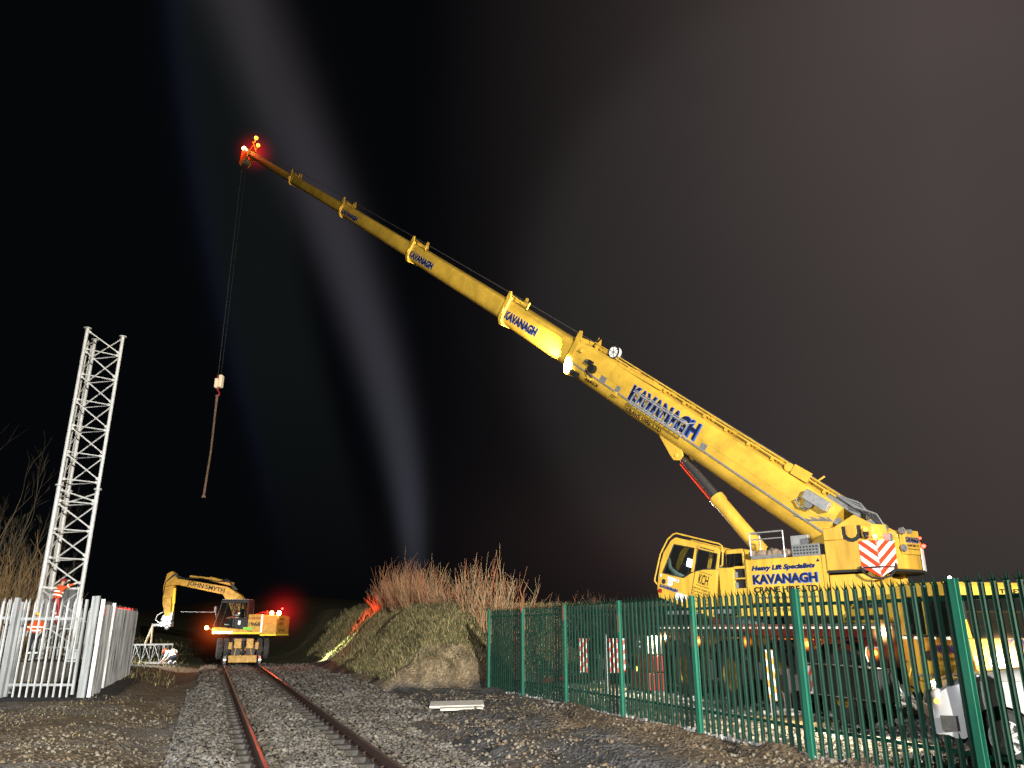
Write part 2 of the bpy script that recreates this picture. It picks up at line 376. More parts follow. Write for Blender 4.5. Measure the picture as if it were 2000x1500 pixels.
def put(x, y, size, bury=0.):
    pts.append((x, y, ground_z(x, y, False)-bury)); sz.append(size)
for i in range(46000):
    u = random.random()
    s = -3.5+22*u**1.35; q = random.uniform(-2.15, 2.6)
    if s > 7 and random.random() < .4: q = random.uniform(-1.9, 3.6)
    if .70 < abs(q) < .93: continue
    if -1.16+.05*nz(s, 0, 3) < q < -.9 and random.random() < .93: continue
    if .47+.05*nz(s, 1, 3) < q < .71 and random.random() < .93: continue
    p = track(s, q); put(p.x, p.y, random.uniform(.035, .075)*(1+.025*max(0, s)))
    if abs(q) < .7: pts[-1] = (p.x, p.y, pts[-1][2]+.0)
for i in range(9000):
    s = 14+22*random.random(); q = random.uniform(-1.9, 3.6)
    if -1.15 < q < -.68 or .48 < q < .98: continue
    p = track(s, q); put(p.x, p.y, random.uniform(.06, .13))
stones('ballast_stones', pts, sz, bm_, 'grey broken ballast stones heaped between and beside the rails')
pts = []; sz = []
for i in range(12500):
    x = random.uniform(-13, -1.5); y = 8.5+16*random.random()**1.2; s, q = to_track(x, y)
    if q > -1.9 or nz(x, y, .6, 31)+.35*nz(x, y, 2.5, 3) < random.uniform(-.35, .25): continue
    if x < -11.2 and y > 22.8: continue
    pts.append((x, y, ground_z(x, y)-.005)); sz.append(random.uniform(.015, .065)*random.uniform(.6, 1))
for i in range(20000):
    x = random.uniform(-3, 9); y = 8.5+17*random.random()**1.15; s, q = to_track(x, y)
    fd = (Vector((x, y, 0))-fence_pt(0)).dot(FN)
    if q < 2.2 or fd > 0 or .5*nz(x, y, .5, 41)+.3*nz(x, y, 2.2, 3) < random.uniform(-.45, .35): continue
    pts.append((x, y, ground_z(x, y)-.005)); sz.append(random.uniform(.015, .07)*random.uniform(.5, 1))
sm_ = [smat('stone_e', (.07, .052, .032)), smat('stone_b', (.085, .07, .05)), smat('stone_d', (.13, .095, .055)), smat('stone_a', (.15, .135, .105)), smat('stone_c', (.19, .165, .13))]
stones('loose_stones', pts, sz, sm_, 'loose stones and soil lumps scattered over the muddy ground on both sides of the track', .2)
pts = []; sz = []
for i in range(36000):
    k = random.uniform(0, 7.5); d = random.uniform(.0, 1)**1.3 if random.random() < .6 else random.uniform(1, 11)
    d = abs(d)*3 if d < 1 else d
    p = fence_pt(k)+FN*d
    if p.y < 7.5 or p.y > 33: continue
    put(p.x, p.y, random.uniform(.03, .075)*(1+.03*max(0, p.y-12)))
gm_ = [smat('gravel_a', (.50, .49, .46)), smat('gravel_b', (.33, .32, .30)), smat('gravel_c', (.18, .17, .16)), smat('gravel_d', (.62, .61, .58))]
stones('compound_gravel', pts, sz, gm_, 'pale crushed stone spread over the crane compound behind the green fence')

# ------------------------------------------------------------------ railway
def rail_profile():
    return [(-.07,-.001),(.07,-.001),(.07,.012),(.012,.03),(.009,.11),(.035,.122),(.035,.15),(.027,.157),(-.027,.157),(-.035,.15),(-.035,.122),(-.009,.11),(-.012,.03),(-.07,.012)]
for q, lb in ((-.835, 'left rail of the track with a polished running head catching the red light'), (.835, 'right rail of the track nearest the embankment, rusty with a polished head')):
    o_ = track(-4, q); F = frame(o_, TQ, TD); r = thing('rail', o_, lb, 'rail', 'rails of the single track')
    pr = rail_profile(); b = MB(F); b.prism([(u, v) for u, v in pr], 0, 90, 'y'); b.build('rail_web', 'rust', r)
    b = MB(F); b.box((-.026, 0, .1575), (.026, 90, .1595)); b.build('running_surface', 'railtop', r)
    b = MB(F)
    for k in range(60):
        y = .2+k*.7
        for sgn in (-1, 1): b.tube([(sgn*.07, y, .012), (sgn*.10, y, .05), (sgn*.06, y, .055)], .012, 5)
    b.build('rail_clips', 'rust', r, kind='stuff')
sl = None
for k in range(44):
    p = track(-3.8+k*.7, 0, -.10+.006*math.sin(k*2.3))
    if sl is None:
        F = frame(p, TQ, TD); b = MB(F); b.prism([(-.13, 0), (.13, 0), (.105, .10), (-.105, .10)], -1.3, 1.3, 'x')
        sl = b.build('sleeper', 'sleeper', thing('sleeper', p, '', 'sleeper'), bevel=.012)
        root = sl.parent; sl.parent = None; bpy.data.objects.remove(root); sl.location = p; sl.name = 'sleeper'
        proto = sl
    else:
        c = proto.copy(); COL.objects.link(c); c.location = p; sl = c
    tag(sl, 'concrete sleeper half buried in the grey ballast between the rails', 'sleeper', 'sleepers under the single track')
# concrete slab cover lying on the mud
for (dz, sx, sy, o_, nm, lb, mt) in ((.05, 1.36, .86, (-1.4, 21.05), 'slab', 'pale slab with a clean white edge lying flat on the dark mud right of the track', 'slab'), (.0, 1.05, .5, (-1.25, 20.62), 'board', 'thin pale board lying in the mud under the edge of the slab', 'slab')):
    z0 = ground_z(*o_)+.02+dz
    b = MB(frame((*o_, z0), (.998, .06, .02), (-.06, .998, .05), (0, -.05, 1))); b.box((-sx/2, -sy/2, 0), (sx/2, sy/2, .06)); b.build(nm, mt, bevel=.01, label=lb, cat='slab')
# ------------------------------------------------------------------ grass
def blades(name, n, fn, mats, label, cat='grass'):
    vs = []; fs = []; mi = []
    for i in range(n):
        g = fn()
        if g is None: continue
        x, y, z, h = g; a = random.uniform(0, 6.28); w = .006+h*.035; lx = random.gauss(0, .45)*h; ly = random.gauss(0, .45)*h
        dx, dy = math.cos(a)*w, math.sin(a)*w; o = len(vs)
        vs += [(x-dx, y-dy, z-.03), (x+dx, y+dy, z-.03), (x+dx*.6+lx*.4, y+dy*.6+ly*.4, z+h*.6), (x-dx*.6+lx*.4, y-dy*.6+ly*.4, z+h*.6), (x+lx, y+ly, z+h*random.uniform(.75, 1))]
        k = random.randrange(len(mats)); fs += [(o, o+1, o+2, o+3), (o+3, o+2, o+4)]; mi += [k, k]
    me = bpy.data.meshes.new(name); me.from_pydata(vs, [], fs)
    for m in mats: me.materials.append(m)
    me.polygons.foreach_set('material_index', mi); o = bpy.data.objects.new(name, me); COL.objects.link(o)
    return tag(o, label, cat, kind='stuff')
grm = [pm('grass_green', (.125, .135, .045), .8, ns=1.2, na=.5), pm('grass_straw', (.42, .35, .17), .8, ns=1.5, na=.4), pm('grass_dark', (.085, .09, .035), .8, ns=1, na=.4), pm('grass_brown', (.22, .16, .08), .85, ns=1, na=.4)]
def bankpt():
    if random.random() < .6: x = random.uniform(-7, 3); y = random.uniform(26, 36)
    elif random.random() < .6: p = track(random.uniform(18, 44), random.uniform(3.3, 9)); x, y = p.x, p.y
    else: x = random.uniform(-19, 9); y = random.uniform(28, 60)
    h = bank_h(x, y)
    if h < .25: return None
    d2 = front_dist(x, y)
    if h < 1.3 and d2 < 1.6 and random.random() < .86: return None
    s_, q_ = to_track(x, y)
    if random.random() < .8*groove(s_, q_) or nz(x, y, 1.1, 21)+.3*nz(x, y, 4, 2) < random.uniform(-.7, .1): return None
    return x, y, ground_z(x, y), random.uniform(.07, .25)*(1+.5*nz(x, y, .8, 22))
blades('bank_grass', 190000, bankpt, grm, 'rough green and straw coloured grass covering the railway embankment')
def vergept():
    p = track(random.uniform(20, 60), -random.uniform(2.6, 16)); x, y = p.x, p.y
    if nz(x, y, .6, 21) < random.uniform(-.5, .4): return None
    return x, y, ground_z(x, y), random.uniform(.06, .28)
blades('verge_grass', 9000, vergept, grm, 'thin pale grass on the far verge left of the excavator')
def weedpt():
    x = random.uniform(-12, 0); y = random.uniform(10, 25); s, q = to_track(x, y)
    if q > -2.4 or nz(x, y, .9, 61) < .22: return None
    return x, y, ground_z(x, y), random.uniform(.02, .07)
blades('soil_weeds', 5000, weedpt, [grm[1], grm[3]], 'short dead grass tufts in the brown soil left of the track')
# ------------------------------------------------------------------ shrubs and trees
def shrub(loc, h, spread, n, mats, label, group, leaf=0, name='bare_shrub', cat='shrub', fork=3):
    root = thing(name, loc, label, cat, group); b = MB(); L = Vector(loc)
    for i in range(n):
        a = random.uniform(0, 6.28); rr = spread*math.sqrt(random.random())
        base = L+Vector((math.cos(a)*rr*.45, math.sin(a)*rr*.45, -.1))
        hh = h*(.38+.5*random.random()+(.22 if random.random() < .15 else 0))*(1-.25*(rr/spread)); lean = Vector((math.cos(a)*rr*.7, math.sin(a)*rr*.7, hh)); lean += Vector((random.gauss(0, .07), random.gauss(0, .07), 0))*hh
        pts_ = []; j = Vector((0, 0, 0)); m_ = 7
        for k in range(m_):
            t = k/(m_-1); j += Vector((random.gauss(0, .026), random.gauss(0, .026), 0))*hh
            pts_.append(base+Vector((lean.x*t**1.3, lean.y*t**1.3, lean.z*t))+j)
        r0 = .007+.010*hh/3; b.m = random.randrange(len(mats))
        b.tube(pts_, [r0*(1-.75*k/(m_-1)) for k in range(m_)], 3, False)
        for f in range(random.randint(0, fork)):
            k = random.randint(1, m_-2); p = pts_[k]; l = hh*random.uniform(.12, .38)
            d = Vector((random.gauss(0, .5), random.gauss(0, .5), 1.1)).normalized()
            b.tube([p, p+d*l*.5+Vector((0, 0, .02)), p+d*l+Vector((random.gauss(0, .04), 0, .06))], [r0*.55, r0*.4, r0*.2], 3, False)
    b.build('stems', mats, root)
    if leaf:
        c = MB()
        for i in range(leaf):
            a = random.uniform(0, 6.28); rr = spread*random.random(); p = L+Vector((math.cos(a)*rr, math.sin(a)*rr, random.random()**1.5*h*.42)); w = random.uniform(.02, .05)
            d = Vector((random.gauss(0, 1), random.gauss(0, 1), random.gauss(0, 1))).normalized(); e = d.orthogonal().normalized()
            c.add([p-d*w, p+e*w*.6, p+d*w, p-e*w*.6], [(0, 1, 2, 3)])
        c.build('leaves', 'leafd', root)
    return root
def onbank(x, y): return (x, y, ground_z(x, y))
tw = ['twig', 'twig', 'twigp']
LB1 = 'upright clump of thin red-brown stems on the bank crest nearest the excavator'
for x, y, h, sp, n in ((-7.7, 47.9, 2.3, 1.1, 90), (-6.8, 45.2, 2.9, 1.2, 130), (-5.9, 42.6, 3.3, 1.1, 140), (-4.9, 40.0, 3.0, 1.0, 120), (-3.9, 37.6, 2.5, 1.0, 100), (-3.2, 35.4, 1.8, .9, 80)):
    shrub(onbank(x, y), h, sp, n, tw, LB1, 'stems in the left thicket on the bank', 120)
shrub(onbank(-2.5, 33.2), 1.6, .8, 60, tw, 'dark low bush tangled with ivy between the two tall thickets', None, 900)
LB2 = 'tall spreading winter shrub of tan whips in the thicket beside the green fence'
for x, y, h, sp, n in ((-1.7, 32.3, 2.8, 1.0, 60), (-.9, 32.0, 3.5, 1.2, 75), (-.1, 32.4, 3.4, 1.2, 80), (.8, 32.2, 3.1, 1.5, 80), (1.4, 31.9, 2.4, 1.7, 75)):
    shrub(onbank(x, y), h, sp, n, tw+['twigp'], LB2, 'tall shrubs in the right thicket on the bank', 500)
shrub(onbank(2.9, 36.5), 1.5, 1.0, 40, ['bark', 'twig'], 'low dim bush on the bank just above the middle of the fence', None, 200)
shrub(onbank(4.2, 37.5), 1.3, 1.1, 40, ['bark', 'twig'], 'low dim bush on the bank beside the crane operator cab', None, 200)
shrub(onbank(-8.3, 41), .9, 1.0, 35, ['bark', 'twig'], 'small dim bush on the far shoulder of the bank behind the excavator lamps', None, 150)
def tree(loc, h, label, group, seed, spread=.45):
    rnd = random.Random(seed); root = thing('bare_tree', loc, label, 'tree', group); tr = MB(); cr = MB()
    def grow(p, d, l, r, lev):
        m_ = 4 if lev < 2 else 3; ps = [p]
        for k in range(m_-1):
            d = (d+Vector((rnd.gauss(0, .12), rnd.gauss(0, .12), .10))).normalized(); ps.append(ps[-1]+d*l/(m_-1))
        (tr if lev == 0 else cr).tube(ps, [r*(1-.45*k/(m_-1)) for k in range(m_)], 6 if lev == 0 else 3, False)
        if lev >= 5: return
        nb = rnd.randint(2, 3) if lev else 4
        for i in range(nb):
            k = rnd.randint(1, m_-1) if lev else rnd.randint(1, m_-1)
            nd = (d+Vector((rnd.gauss(0, spread), rnd.gauss(0, spread), rnd.gauss(.05, .2)))).normalized()
            grow(ps[k] if i else ps[-1], nd, l*rnd.uniform(.55, .82), max(.006, r*.5), lev+1)
    grow(Vector(loc)-Vector((0, 0, .3)), Vector((rnd.gauss(0, .04), rnd.gauss(0, .04), 1)), h*.36, .012*h, 0)
    tr.build('trunk', 'bark', root); cr.build('crown', 'bark', root)
TL = 'leafless winter tree rising in the dark wood behind the lattice mast'
for i, (x, y, h) in enumerate(((-28.5, 38, 10.5), (-26.6, 40, 8.2), (-25.5, 36, 6.8), (-24.2, 41, 7.0), (-23.9, 34.5, 6.0), (-26, 35.5, 7), (-25.8, 44, 8.4), (-30, 43, 11))):
    tree((x, y, ground_z(x, y)), h, TL, 'bare trees behind the mast compound', 50+i, .32)
for x, y, h_ in ((-24.2, 35, 5.5), (-22.6, 34.6, 5), (-21.4, 36.5, 4), (-23.3, 37.5, 6.5), (-20.2, 39, 2.6), (-25.5, 37, 7), (-24.6, 33.5, 5), (-22.2, 38.5, 5), (-25.2, 34, 6.5), (-23.4, 35.8, 6), (-26.8, 36, 7)):
    shrub((x, y, ground_z(x, y)), h_, 1.5, 120, ['bark', 'undergrowth', 'undergrowth'], 'scrubby undergrowth of thin brown stems below the bare trees', 'undergrowth behind the mast compound', 0, 'scrub', 'scrub', 4)
# ------------------------------------------------------------------ green palisade fence
FD = Vector((1.091, -2.785, 0)).normalized(); PITCH = math.hypot(1.091, 2.785)
fo = fence_pt(-.0); fence = thing('palisade_fence', fo, 'long green steel palisade fence with triple-pointed pales in front of the yellow crane', 'fence')
FF = lambda k: frame(fence_pt(k), FD, -FN)       # x along the fence, y towards the track
def pale_mesh(F, top, w=.047, d=.030, tri=True):
    b = MB(F); sec = [(-w, 0), (-w*.55, d), (0, d*.35), (w*.55, d), (w, 0)]
    zs = [(.03, 0), (top-.14, 0)]; n = 5
    vs = [(x, y+o, z) for z, o in zs for x, y in sec]
    vs += [(x, y-.004, z) for z, o in zs for x, y in sec]
    fs = []
    for i in range(4): fs.append((i, i+1, 5+i+1, 5+i)); fs.append((10+i+1, 10+i, 15+i, 15+i+1))
    fs += [(0, 5, 15, 10), (9, 4, 14, 19)]
    b.add(vs, fs); z = top-.14
    if tri:
        for x0, x1, tx, ty, tz in ((-w, -w*.35, -w*1.5, .05, .085), (-w*.35, w*.35, 0, .012, .15), (w*.35, w, w*1.5, .05, .085)):
            b.add([(x0, .002, z), (x1, .002, z), (x1, .014, z), (x0, .014, z), (tx, ty, z+tz)], [(0, 1, 4), (1, 2, 4), (2, 3, 4), (3, 0, 4)])
    else: b.add([(-w, 0, z), (0, d*.35, z), (w, 0, z), (w*.1, -.004, z+.13), (-w*.1, -.004, z+.13)], [(0, 1, 4), (1, 3, 4), (1, 2, 3), (0, 4, 3, 2)])
    return b
pale0 = None; far = MB(FF(0))
NK = 6.75
allp = []
for bay in range(7):
    for j in range(16):
        t = bay+(j+.93)/16.86
        if t < NK: allp.append(t)
allp.append(-.04)
allp.sort(reverse=True)
for i, t in enumerate(allp):
    jit = random.uniform(-.004, .004)
    if i < 99:
        if pale0 is None:
            base_t = t; pale0 = pale_mesh(FF(t), 2.61).build('pale', 'fence', fence); o = pale0
        else: o = pale0.copy(); COL.objects.link(o); o.parent = fence
        dlt = FD*PITCH*(t-base_t)
        o.location = (dlt.x, dlt.y, jit)
    else:
        q = pale_mesh(FF(t), 2.61); far.v += q.v; far.f += q.f; far.mi += q.mi
        if i == 99: far.v = q.v[:]; far.f = q.f[:]; far.mi = q.mi[:]
        else:
            pass
# rebuild the far pales with correct face offsets
far = MB()
for t in allp[99:]:
    q = pale_mesh(FF(t), 2.61); o_ = len(far.v); far.v += q.v; far.f += [tuple(i+o_ for i in f) for f in q.f]; far.mi += q.mi
far.build('far_pales', 'fence', fence, kind='stuff')
b = MB(FF(0)); H = 2.53
b.box((-.05, .018, -.2), (.05, .028, H)); b.box((-.05, .092, -.2), (.05, .102, H)); b.box((-.004, .0285, -.2), (.004, .0915, H))
post0 = b.build('post', 'postg', fence)
for k in range(1, 7):
    o = post0.copy(); COL.objects.link(o); o.parent = fence; d = FD*PITCH*k; o.location = (d.x, d.y, 0)
for zz in (.40, 2.28):
    for k in range(7):
        b = MB(FF(k)); L = PITCH-.06 if k < 6 else PITCH*.75
        b.box((.03, -.012, zz-.025), (L, -.006, zz+.025)); b.box((.03, -.045, zz+.019), (L, -.0125, zz+.025))
        b.box((-.02, .0, zz-.04), (.10, .012, zz-.028)); b.ring((.075, .012, zz), (0, 1, 0), [(.0, .012), (.014, .012), (.014, 0)], 8)
        b.build('rail', 'fence', fence)
# ------------------------------------------------------------------ galvanised mast compound
gal = thing('palisade_gate', (-14.5, 23.7, 0), 'galvanised palisade gate with a lock box, facing the camera at the left edge', 'gate')
def GF(x, y, d, nrm): return frame((x, y, 0), d, nrm)
F0 = GF(-14.53, 23.75, (1, -.02, 0), (-.02, -1, 0))
TOPG = 2.78
b = MB(F0); b.box((-.05, .0, .04), (.03, .06, TOPG-.12)); b.build('hinge_stile', 'galv', gal)
b = MB(F0); b.box((1.88, .0, .10), (1.95, .06, TOPG-.05)); b.build('lock_stile', 'galv', gal)
g0 = pale_mesh(F0 @ Matrix.Translation((.2, .045, 0)), TOPG, .030, .016, False).build('pale', 'galv', gal)
for j in range(1, 9):
    o = g0.copy(); COL.objects.link(o); o.parent = gal; o.location = (.2*j*1.0*.98, -.02*.2*j, random.uniform(-.006, .006))
for zz in (.36, 2.18):
    b = MB(F0); b.box((.03, .003, zz-.035), (1.88, .040, zz+.035)); b.build('rail', 'galv', gal)
b = MB(F0); b.box((1.55, .0, .98), (1.88, .05, 1.03)); b.box((1.55, 0, 1.28), (1.88, .05, 1.33)); b.box((1.60, .0, 1.04), (1.63, .045, 1.27)); b.box((1.64, .01, 1.05), (1.86, .03, 1.26)); b.build('lock_box', 'galvd', gal)
gp = thing('fence_post', (-12.30, 23.68, 0), 'broad galvanised corner post with a dark seam at the end of the front gate', 'post')
b = MB(GF(-12.46, 23.7, (1, -.02, 0), (-.02, -1, 0))); b.box((0, 0, -.1), (.10, .05, 2.82)); b.box((.112, -.01, -.1), (.215, .055, 2.83)); b.box((.1, .0, -.1), (.112, .02, 2.8)); b.build('post_face', 'galv', gp)
b = MB(); SD = Vector((-.335, .942, 0))
c = Vector((-12.22, 23.72, 0))
def sidefence(name, a, ln, label, red_from):
    t = thing(name, a, label, 'fence panel'); F = frame(a, SD, (SD.y, -SD.x, 0))
    n = int(ln/.165)
    p0 = None
    for i in range(n):
        if p0 is None:
            p0 = pale_mesh(F @ Matrix.Translation((.10, .045, .0)), TOPG-.06, .056, .03, False).build('pale', 'galvd', t); o = p0
        else:
            o = p0.copy(); COL.objects.link(o); o.parent = t; d = SD*.165*i; jj = random.uniform(-.016, .016); o.location = (d.x+SD.y*jj, d.y-SD.x*jj, random.uniform(-.035, .035))
    for zz in (.4, 2.2):
        b = MB(F); b.box((.05, .0, zz-.03), (ln, .04, zz+.03)); b.build('rail', 'galv', t)
    b = MB(F); b.box((-.06, -.03, .0), (.045, .075, TOPG-.04)); b.build('post', 'galv', t)
    return t
sidefence('side_fence', Vector((-12.24, 23.86, 0)), 2.0, 'short galvanised fence wing running back from the corner post, streaked red near its top', 0)
sidefence('side_fence', Vector((-13.68, 27.44, 0)), 7.6, 'long galvanised side fence seen end-on, red light across its top, right of the compound opening', 0)
# left of the gate: second leaf, folded leaf behind
g2 = thing('palisade_gate', (-16, 23.8, 0), 'second galvanised gate leaf cut off by the left edge of the view', 'gate')
F2 = GF(-16.62, 23.78, (1, 0, 0), (0, -1, 0)); p0 = None
b = MB(F2); b.box((1.86, 0, -.1), (1.98, .12, TOPG-.0)); b.build('gate_post', 'galv', g2)
for j in range(10):
    if p0 is None: p0 = pale_mesh(F2 @ Matrix.Translation((.0, .045, 0)), TOPG+.02, .033, .018, False).build('pale', 'galv', g2); o = p0
    else: o = p0.copy(); COL.objects.link(o); o.parent = g2; o.location = (.19*j, 0, random.uniform(-.01, .01))
for zz in (.36, 2.2):
    b = MB(F2); b.box((-.1, .003, zz-.03), (1.85, .04, zz+.03)); b.build('rail', 'galv', g2)
g3 = thing('stacked_panel', (-15.8, 24.6, 0), 'dull galvanised gate leaf folded back behind the left gate, its wide pales close together', 'fence panel')
F3 = GF(-16.9, 24.9, (.99, .12, 0), (.12, -.99, 0)); p0 = None
for j in range(11):
    if p0 is None: p0 = pale_mesh(F3 @ Matrix.Translation((0, .045, 0)), TOPG+.02, .052, .02, False).build('pale', 'galvd', g3); o = p0
    else: o = p0.copy(); COL.objects.link(o); o.parent = g3; o.location = (.165*j*.99, .02*j, 0)
for zz in (.4, 2.25):
    b = MB(F3); b.box((-.05, .0, zz-.03), (1.75, .04, zz+.03)); b.build('rail', 'galvd', g3)
# far side of the compound
g4 = thing('rear_fence', (-18, 34.9, 0), 'galvanised palisade fence closing the back of the mast compound', 'fence')
F4 = GF(-21, 35.4, (.995, -.10, 0), (-.10, -.995, 0)); p0 = None
for j in range(27):
    if p0 is None: p0 = pale_mesh(F4 @ Matrix.Translation((0, .045, 0)), TOPG, .035, .018, False).build('pale', 'galv', g4); o = p0
    else: o = p0.copy(); COL.objects.link(o); o.parent = g4; o.location = (.165*j, -.0165*j, 0)
for zz in (.4, 2.2):
    b = MB(F4); b.box((-.05, 0, zz-.03), (4.5, .04, zz+.03)); b.build('rail', 'galvd', g4)
# ------------------------------------------------------------------ lattice mast
mast = thing('lattice_mast', (-18.2, 31.7, 0), 'tall three-legged white galvanised lattice mast standing behind the gates at the left', 'mast')
LG = [Vector((-18.4, 31, 0)), Vector((-17.35, 32, 0)), Vector((-18.8, 32.4, 0))]
ZB, ZT = .75, 14.3; SPL = [.8, 7.45]
for p in LG:
    b = MB(); b.tube([p+Vector((0, 0, ZB)), p+Vector((0, 0, 7.42))], .085, 14); b.tube([p+Vector((0, 0, 7.48)), p+Vector((0, 0, ZT))], .072, 14)
    lg = b.build('leg', 'mastw', mast, smooth=True)
    for z in (ZB+.01, 7.43, 7.465, ZT):
        b = MB(); b.ring(p, (0, 0, 1), [(0, z), (.155, z), (.155, z+.028), (0, z+.028)], 20); b.build('flange', 'mastw', lg, smooth=True)
def brace(b, p, q, r=.022):
    r *= 1.3
    d = (q-p).normalized(); b.tube([p+d*.10, q-d*.10], r, 6)
    for e in (p+d*.11, q-d*.11): b.bar(e-d*.055, e+d*.055, .014, .10, (0, 0, 1))
STEP = 1.13
for (i, j) in ((0, 1), (1, 2), (2, 0)):
    k = 0; z = 7.62
    while z < ZT-.3:
        zt = min(z+STEP, ZT-.12)
        lo = z+.05; mid = z+STEP*.18
        bb = MB(); brace(bb, LG[i]+Vector((0, 0, z+.12)), LG[j]+Vector((0, 0, z+.12-.0)), .02); bb.build('brace', 'mastw', mast, smooth=True)
        if zt-z > .6:
            bb = MB(); brace(bb, LG[i]+Vector((0, 0, zt+.05)), LG[j]+Vector((0, 0, z+.22)), .022); bb.build('brace', 'mastw', mast, smooth=True)
        z += STEP
    z = 1.2
    while z < 7.0:
        bb = MB(); brace(bb, LG[i]+Vector((0, 0, z)), LG[j]+Vector((0, 0, z)), .022); bb.build('brace', 'mastw', mast, smooth=True)
        bb = MB(); brace(bb, LG[i]+Vector((0, 0, min(z+STEP-.08, 7.3))), LG[j]+Vector((0, 0, z+.1)), .025); bb.build('brace', 'mastw', mast, smooth=True)
        z += STEP
# narrow ladder between the left and rear legs
b = MB(); la = LG[0].lerp(LG[2], .32); lb_ = LG[0].lerp(LG[2], .72)
for e in (la, lb_): b.bar(e+Vector((0, 0, .9)), e+Vector((0, 0, ZT-.4)), .03, .045, (1, 0, 0))
for k in range(46): b.tube([la+Vector((0, 0, 1.0+k*.285)), lb_+Vector((0, 0, 1.0+k*.285))], .011, 5)
b.build('ladder', 'mastw', mast)
# climb guard: framed mesh panel
b = MB(); a0 = LG[0]+Vector((.10, -.14, 0)); a1 = LG[1]+Vector((-.02, -.16, 0)); dd = (a1-a0)
for z in (1.9, 3.42): b.bar(a0+Vector((0, 0, z)), a1+Vector((0, 0, z)), .05, .05)
for e in (a0, a1): b.bar(e+Vector((0, 0, 1.9)), e+Vector((0, 0, 3.42)), .05, .05)
cg = b.build('climb_guard', 'mastw', mast)
b = MB()
for k in range(1, 40): e = a0+dd*k/40; b.bar(e+Vector((0, 0, 1.92)), e+Vector((0, 0, 3.40)), .006, .006)
for k in range(1, 40): z = 1.92+k*1.48/40; b.bar(a0+Vector((0, 0, z)), a1+Vector((0, 0, z)), .006, .006)
for k in range(14): e = a0+dd*(k+.5)/14; b.bar(e+Vector((0, 0, 3.44)), e+Vector((0, -.03, 3.60)), .010, .010)
b.build('wire_mesh', 'galvd', cg)
b = MB(); b.prism([(-19.6, 30.2), (-16.6, 30.6), (-16.5, 33.2), (-19.6, 33.2)], .0, .72, 'z'); b.build('mast_foundation', 'conc', bevel=.03, label='broad concrete foundation block under the lattice mast', cat='foundation')
# lying mast section far left of the excavator
lm = thing('mast_section', (-18.6, 42, .1), 'galvanised lattice mast section lying on the ground under the excavator slings', 'mast section')
A = Vector((-20.4, 41.0, .18)); Bv = Vector((-17.9, 43.2, .18)); dn = (Bv-A).normalized(); sd = Vector((-dn.y, dn.x, 0))
cs = [Vector((0, 0, 0)), sd*.95, sd*.47+Vector((0, 0, .92))]
for c_ in cs: b = MB(); b.tube([A+c_, Bv+c_], .055, 10); b.build('leg', 'galv', lm, smooth=True)
Lm = (Bv-A).length
for (i, j) in ((0, 1), (1, 2), (2, 0)):
    for k in range(7):
        bb = MB(); t0 = k/7*Lm; t1 = (k+.5)/7*Lm; t2 = (k+1)/7*Lm
        bb.tube([A+cs[i]+dn*t0, A+cs[j]+dn*t1, A+cs[i]+dn*t2], .024, 5); bb.build('brace', 'galv', lm)
# ------------------------------------------------------------------ mobile crane
hV = Vector((-.709, .705, 0)).normalized(); nV = Vector((-hV.y, hV.x, 0)); UP = Vector((0, 0, 1))
S = frame((6.82, 23.17, 0), hV, nV)
kV = Vector((.249, -.9685, 0)); kin = Vector((.9685, .249, 0)); Cc = frame((5.04, 24, 0), kV, kin)
crane = thing('mobile_crane', (7.2, 20.5, 0), 'large yellow telescopic mobile crane with its long boom raised over the track', 'crane', None)
def build(b, name, mat, parent=crane, smooth=True, bevel=0., **kw): return b.build(name, mat, parent, smooth=smooth, bevel=bevel, **kw)
# carrier
b = MB(Cc); b.box((-2.4, .12, 1.18), (9.0, 2.65, 1.72)); b.box((-2.4, .0, 1.72), (8.95, 2.75, 1.94)); b.box((-2.2, .7, .85), (9.5, 2.05, 1.18))
for s_ in (-.05, 2.62, 5.0, 7.1): b.prism([(s_-.92, 1.16), (s_-.72, 1.50), (s_-.35, 1.66), (s_+.35, 1.66), (s_+.72, 1.50), (s_+.92, 1.16), (s_+.84, 1.12), (s_+.66, 1.44), (s_+.33, 1.58), (s_-.33, 1.58), (s_-.66, 1.44), (s_-.84, 1.12)], -.03, .1, 'y')
b.box((1.05, .02, .62), (1.62, .55, 1.30)); b.box((3.45, .02, .70), (4.05, .55, 1.35))
chassis = build(b, 'chassis', 'dark', bevel=.01)
b = MB(Cc); b.box((-2.4, -.025, 1.96), (8.95, 2.74, 2.0)); build(b, 'deck', 'grey')
b = MB(Cc)
for i in range(26): b.box((-1.4+i*.4, -.034, 1.90), (-1.4+i*.4+.30, -.002, 1.945))
build(b, 'reflective_strip', 'refl', chassis)
b = MB(Cc)
for i in range(40): b.box((-1.6+i*.265, -.010, 1.66), (-1.6+i*.265+.05, -.001, 1.69))
build(b, 'marker_dots', 'orange', chassis)
wheel0 = None
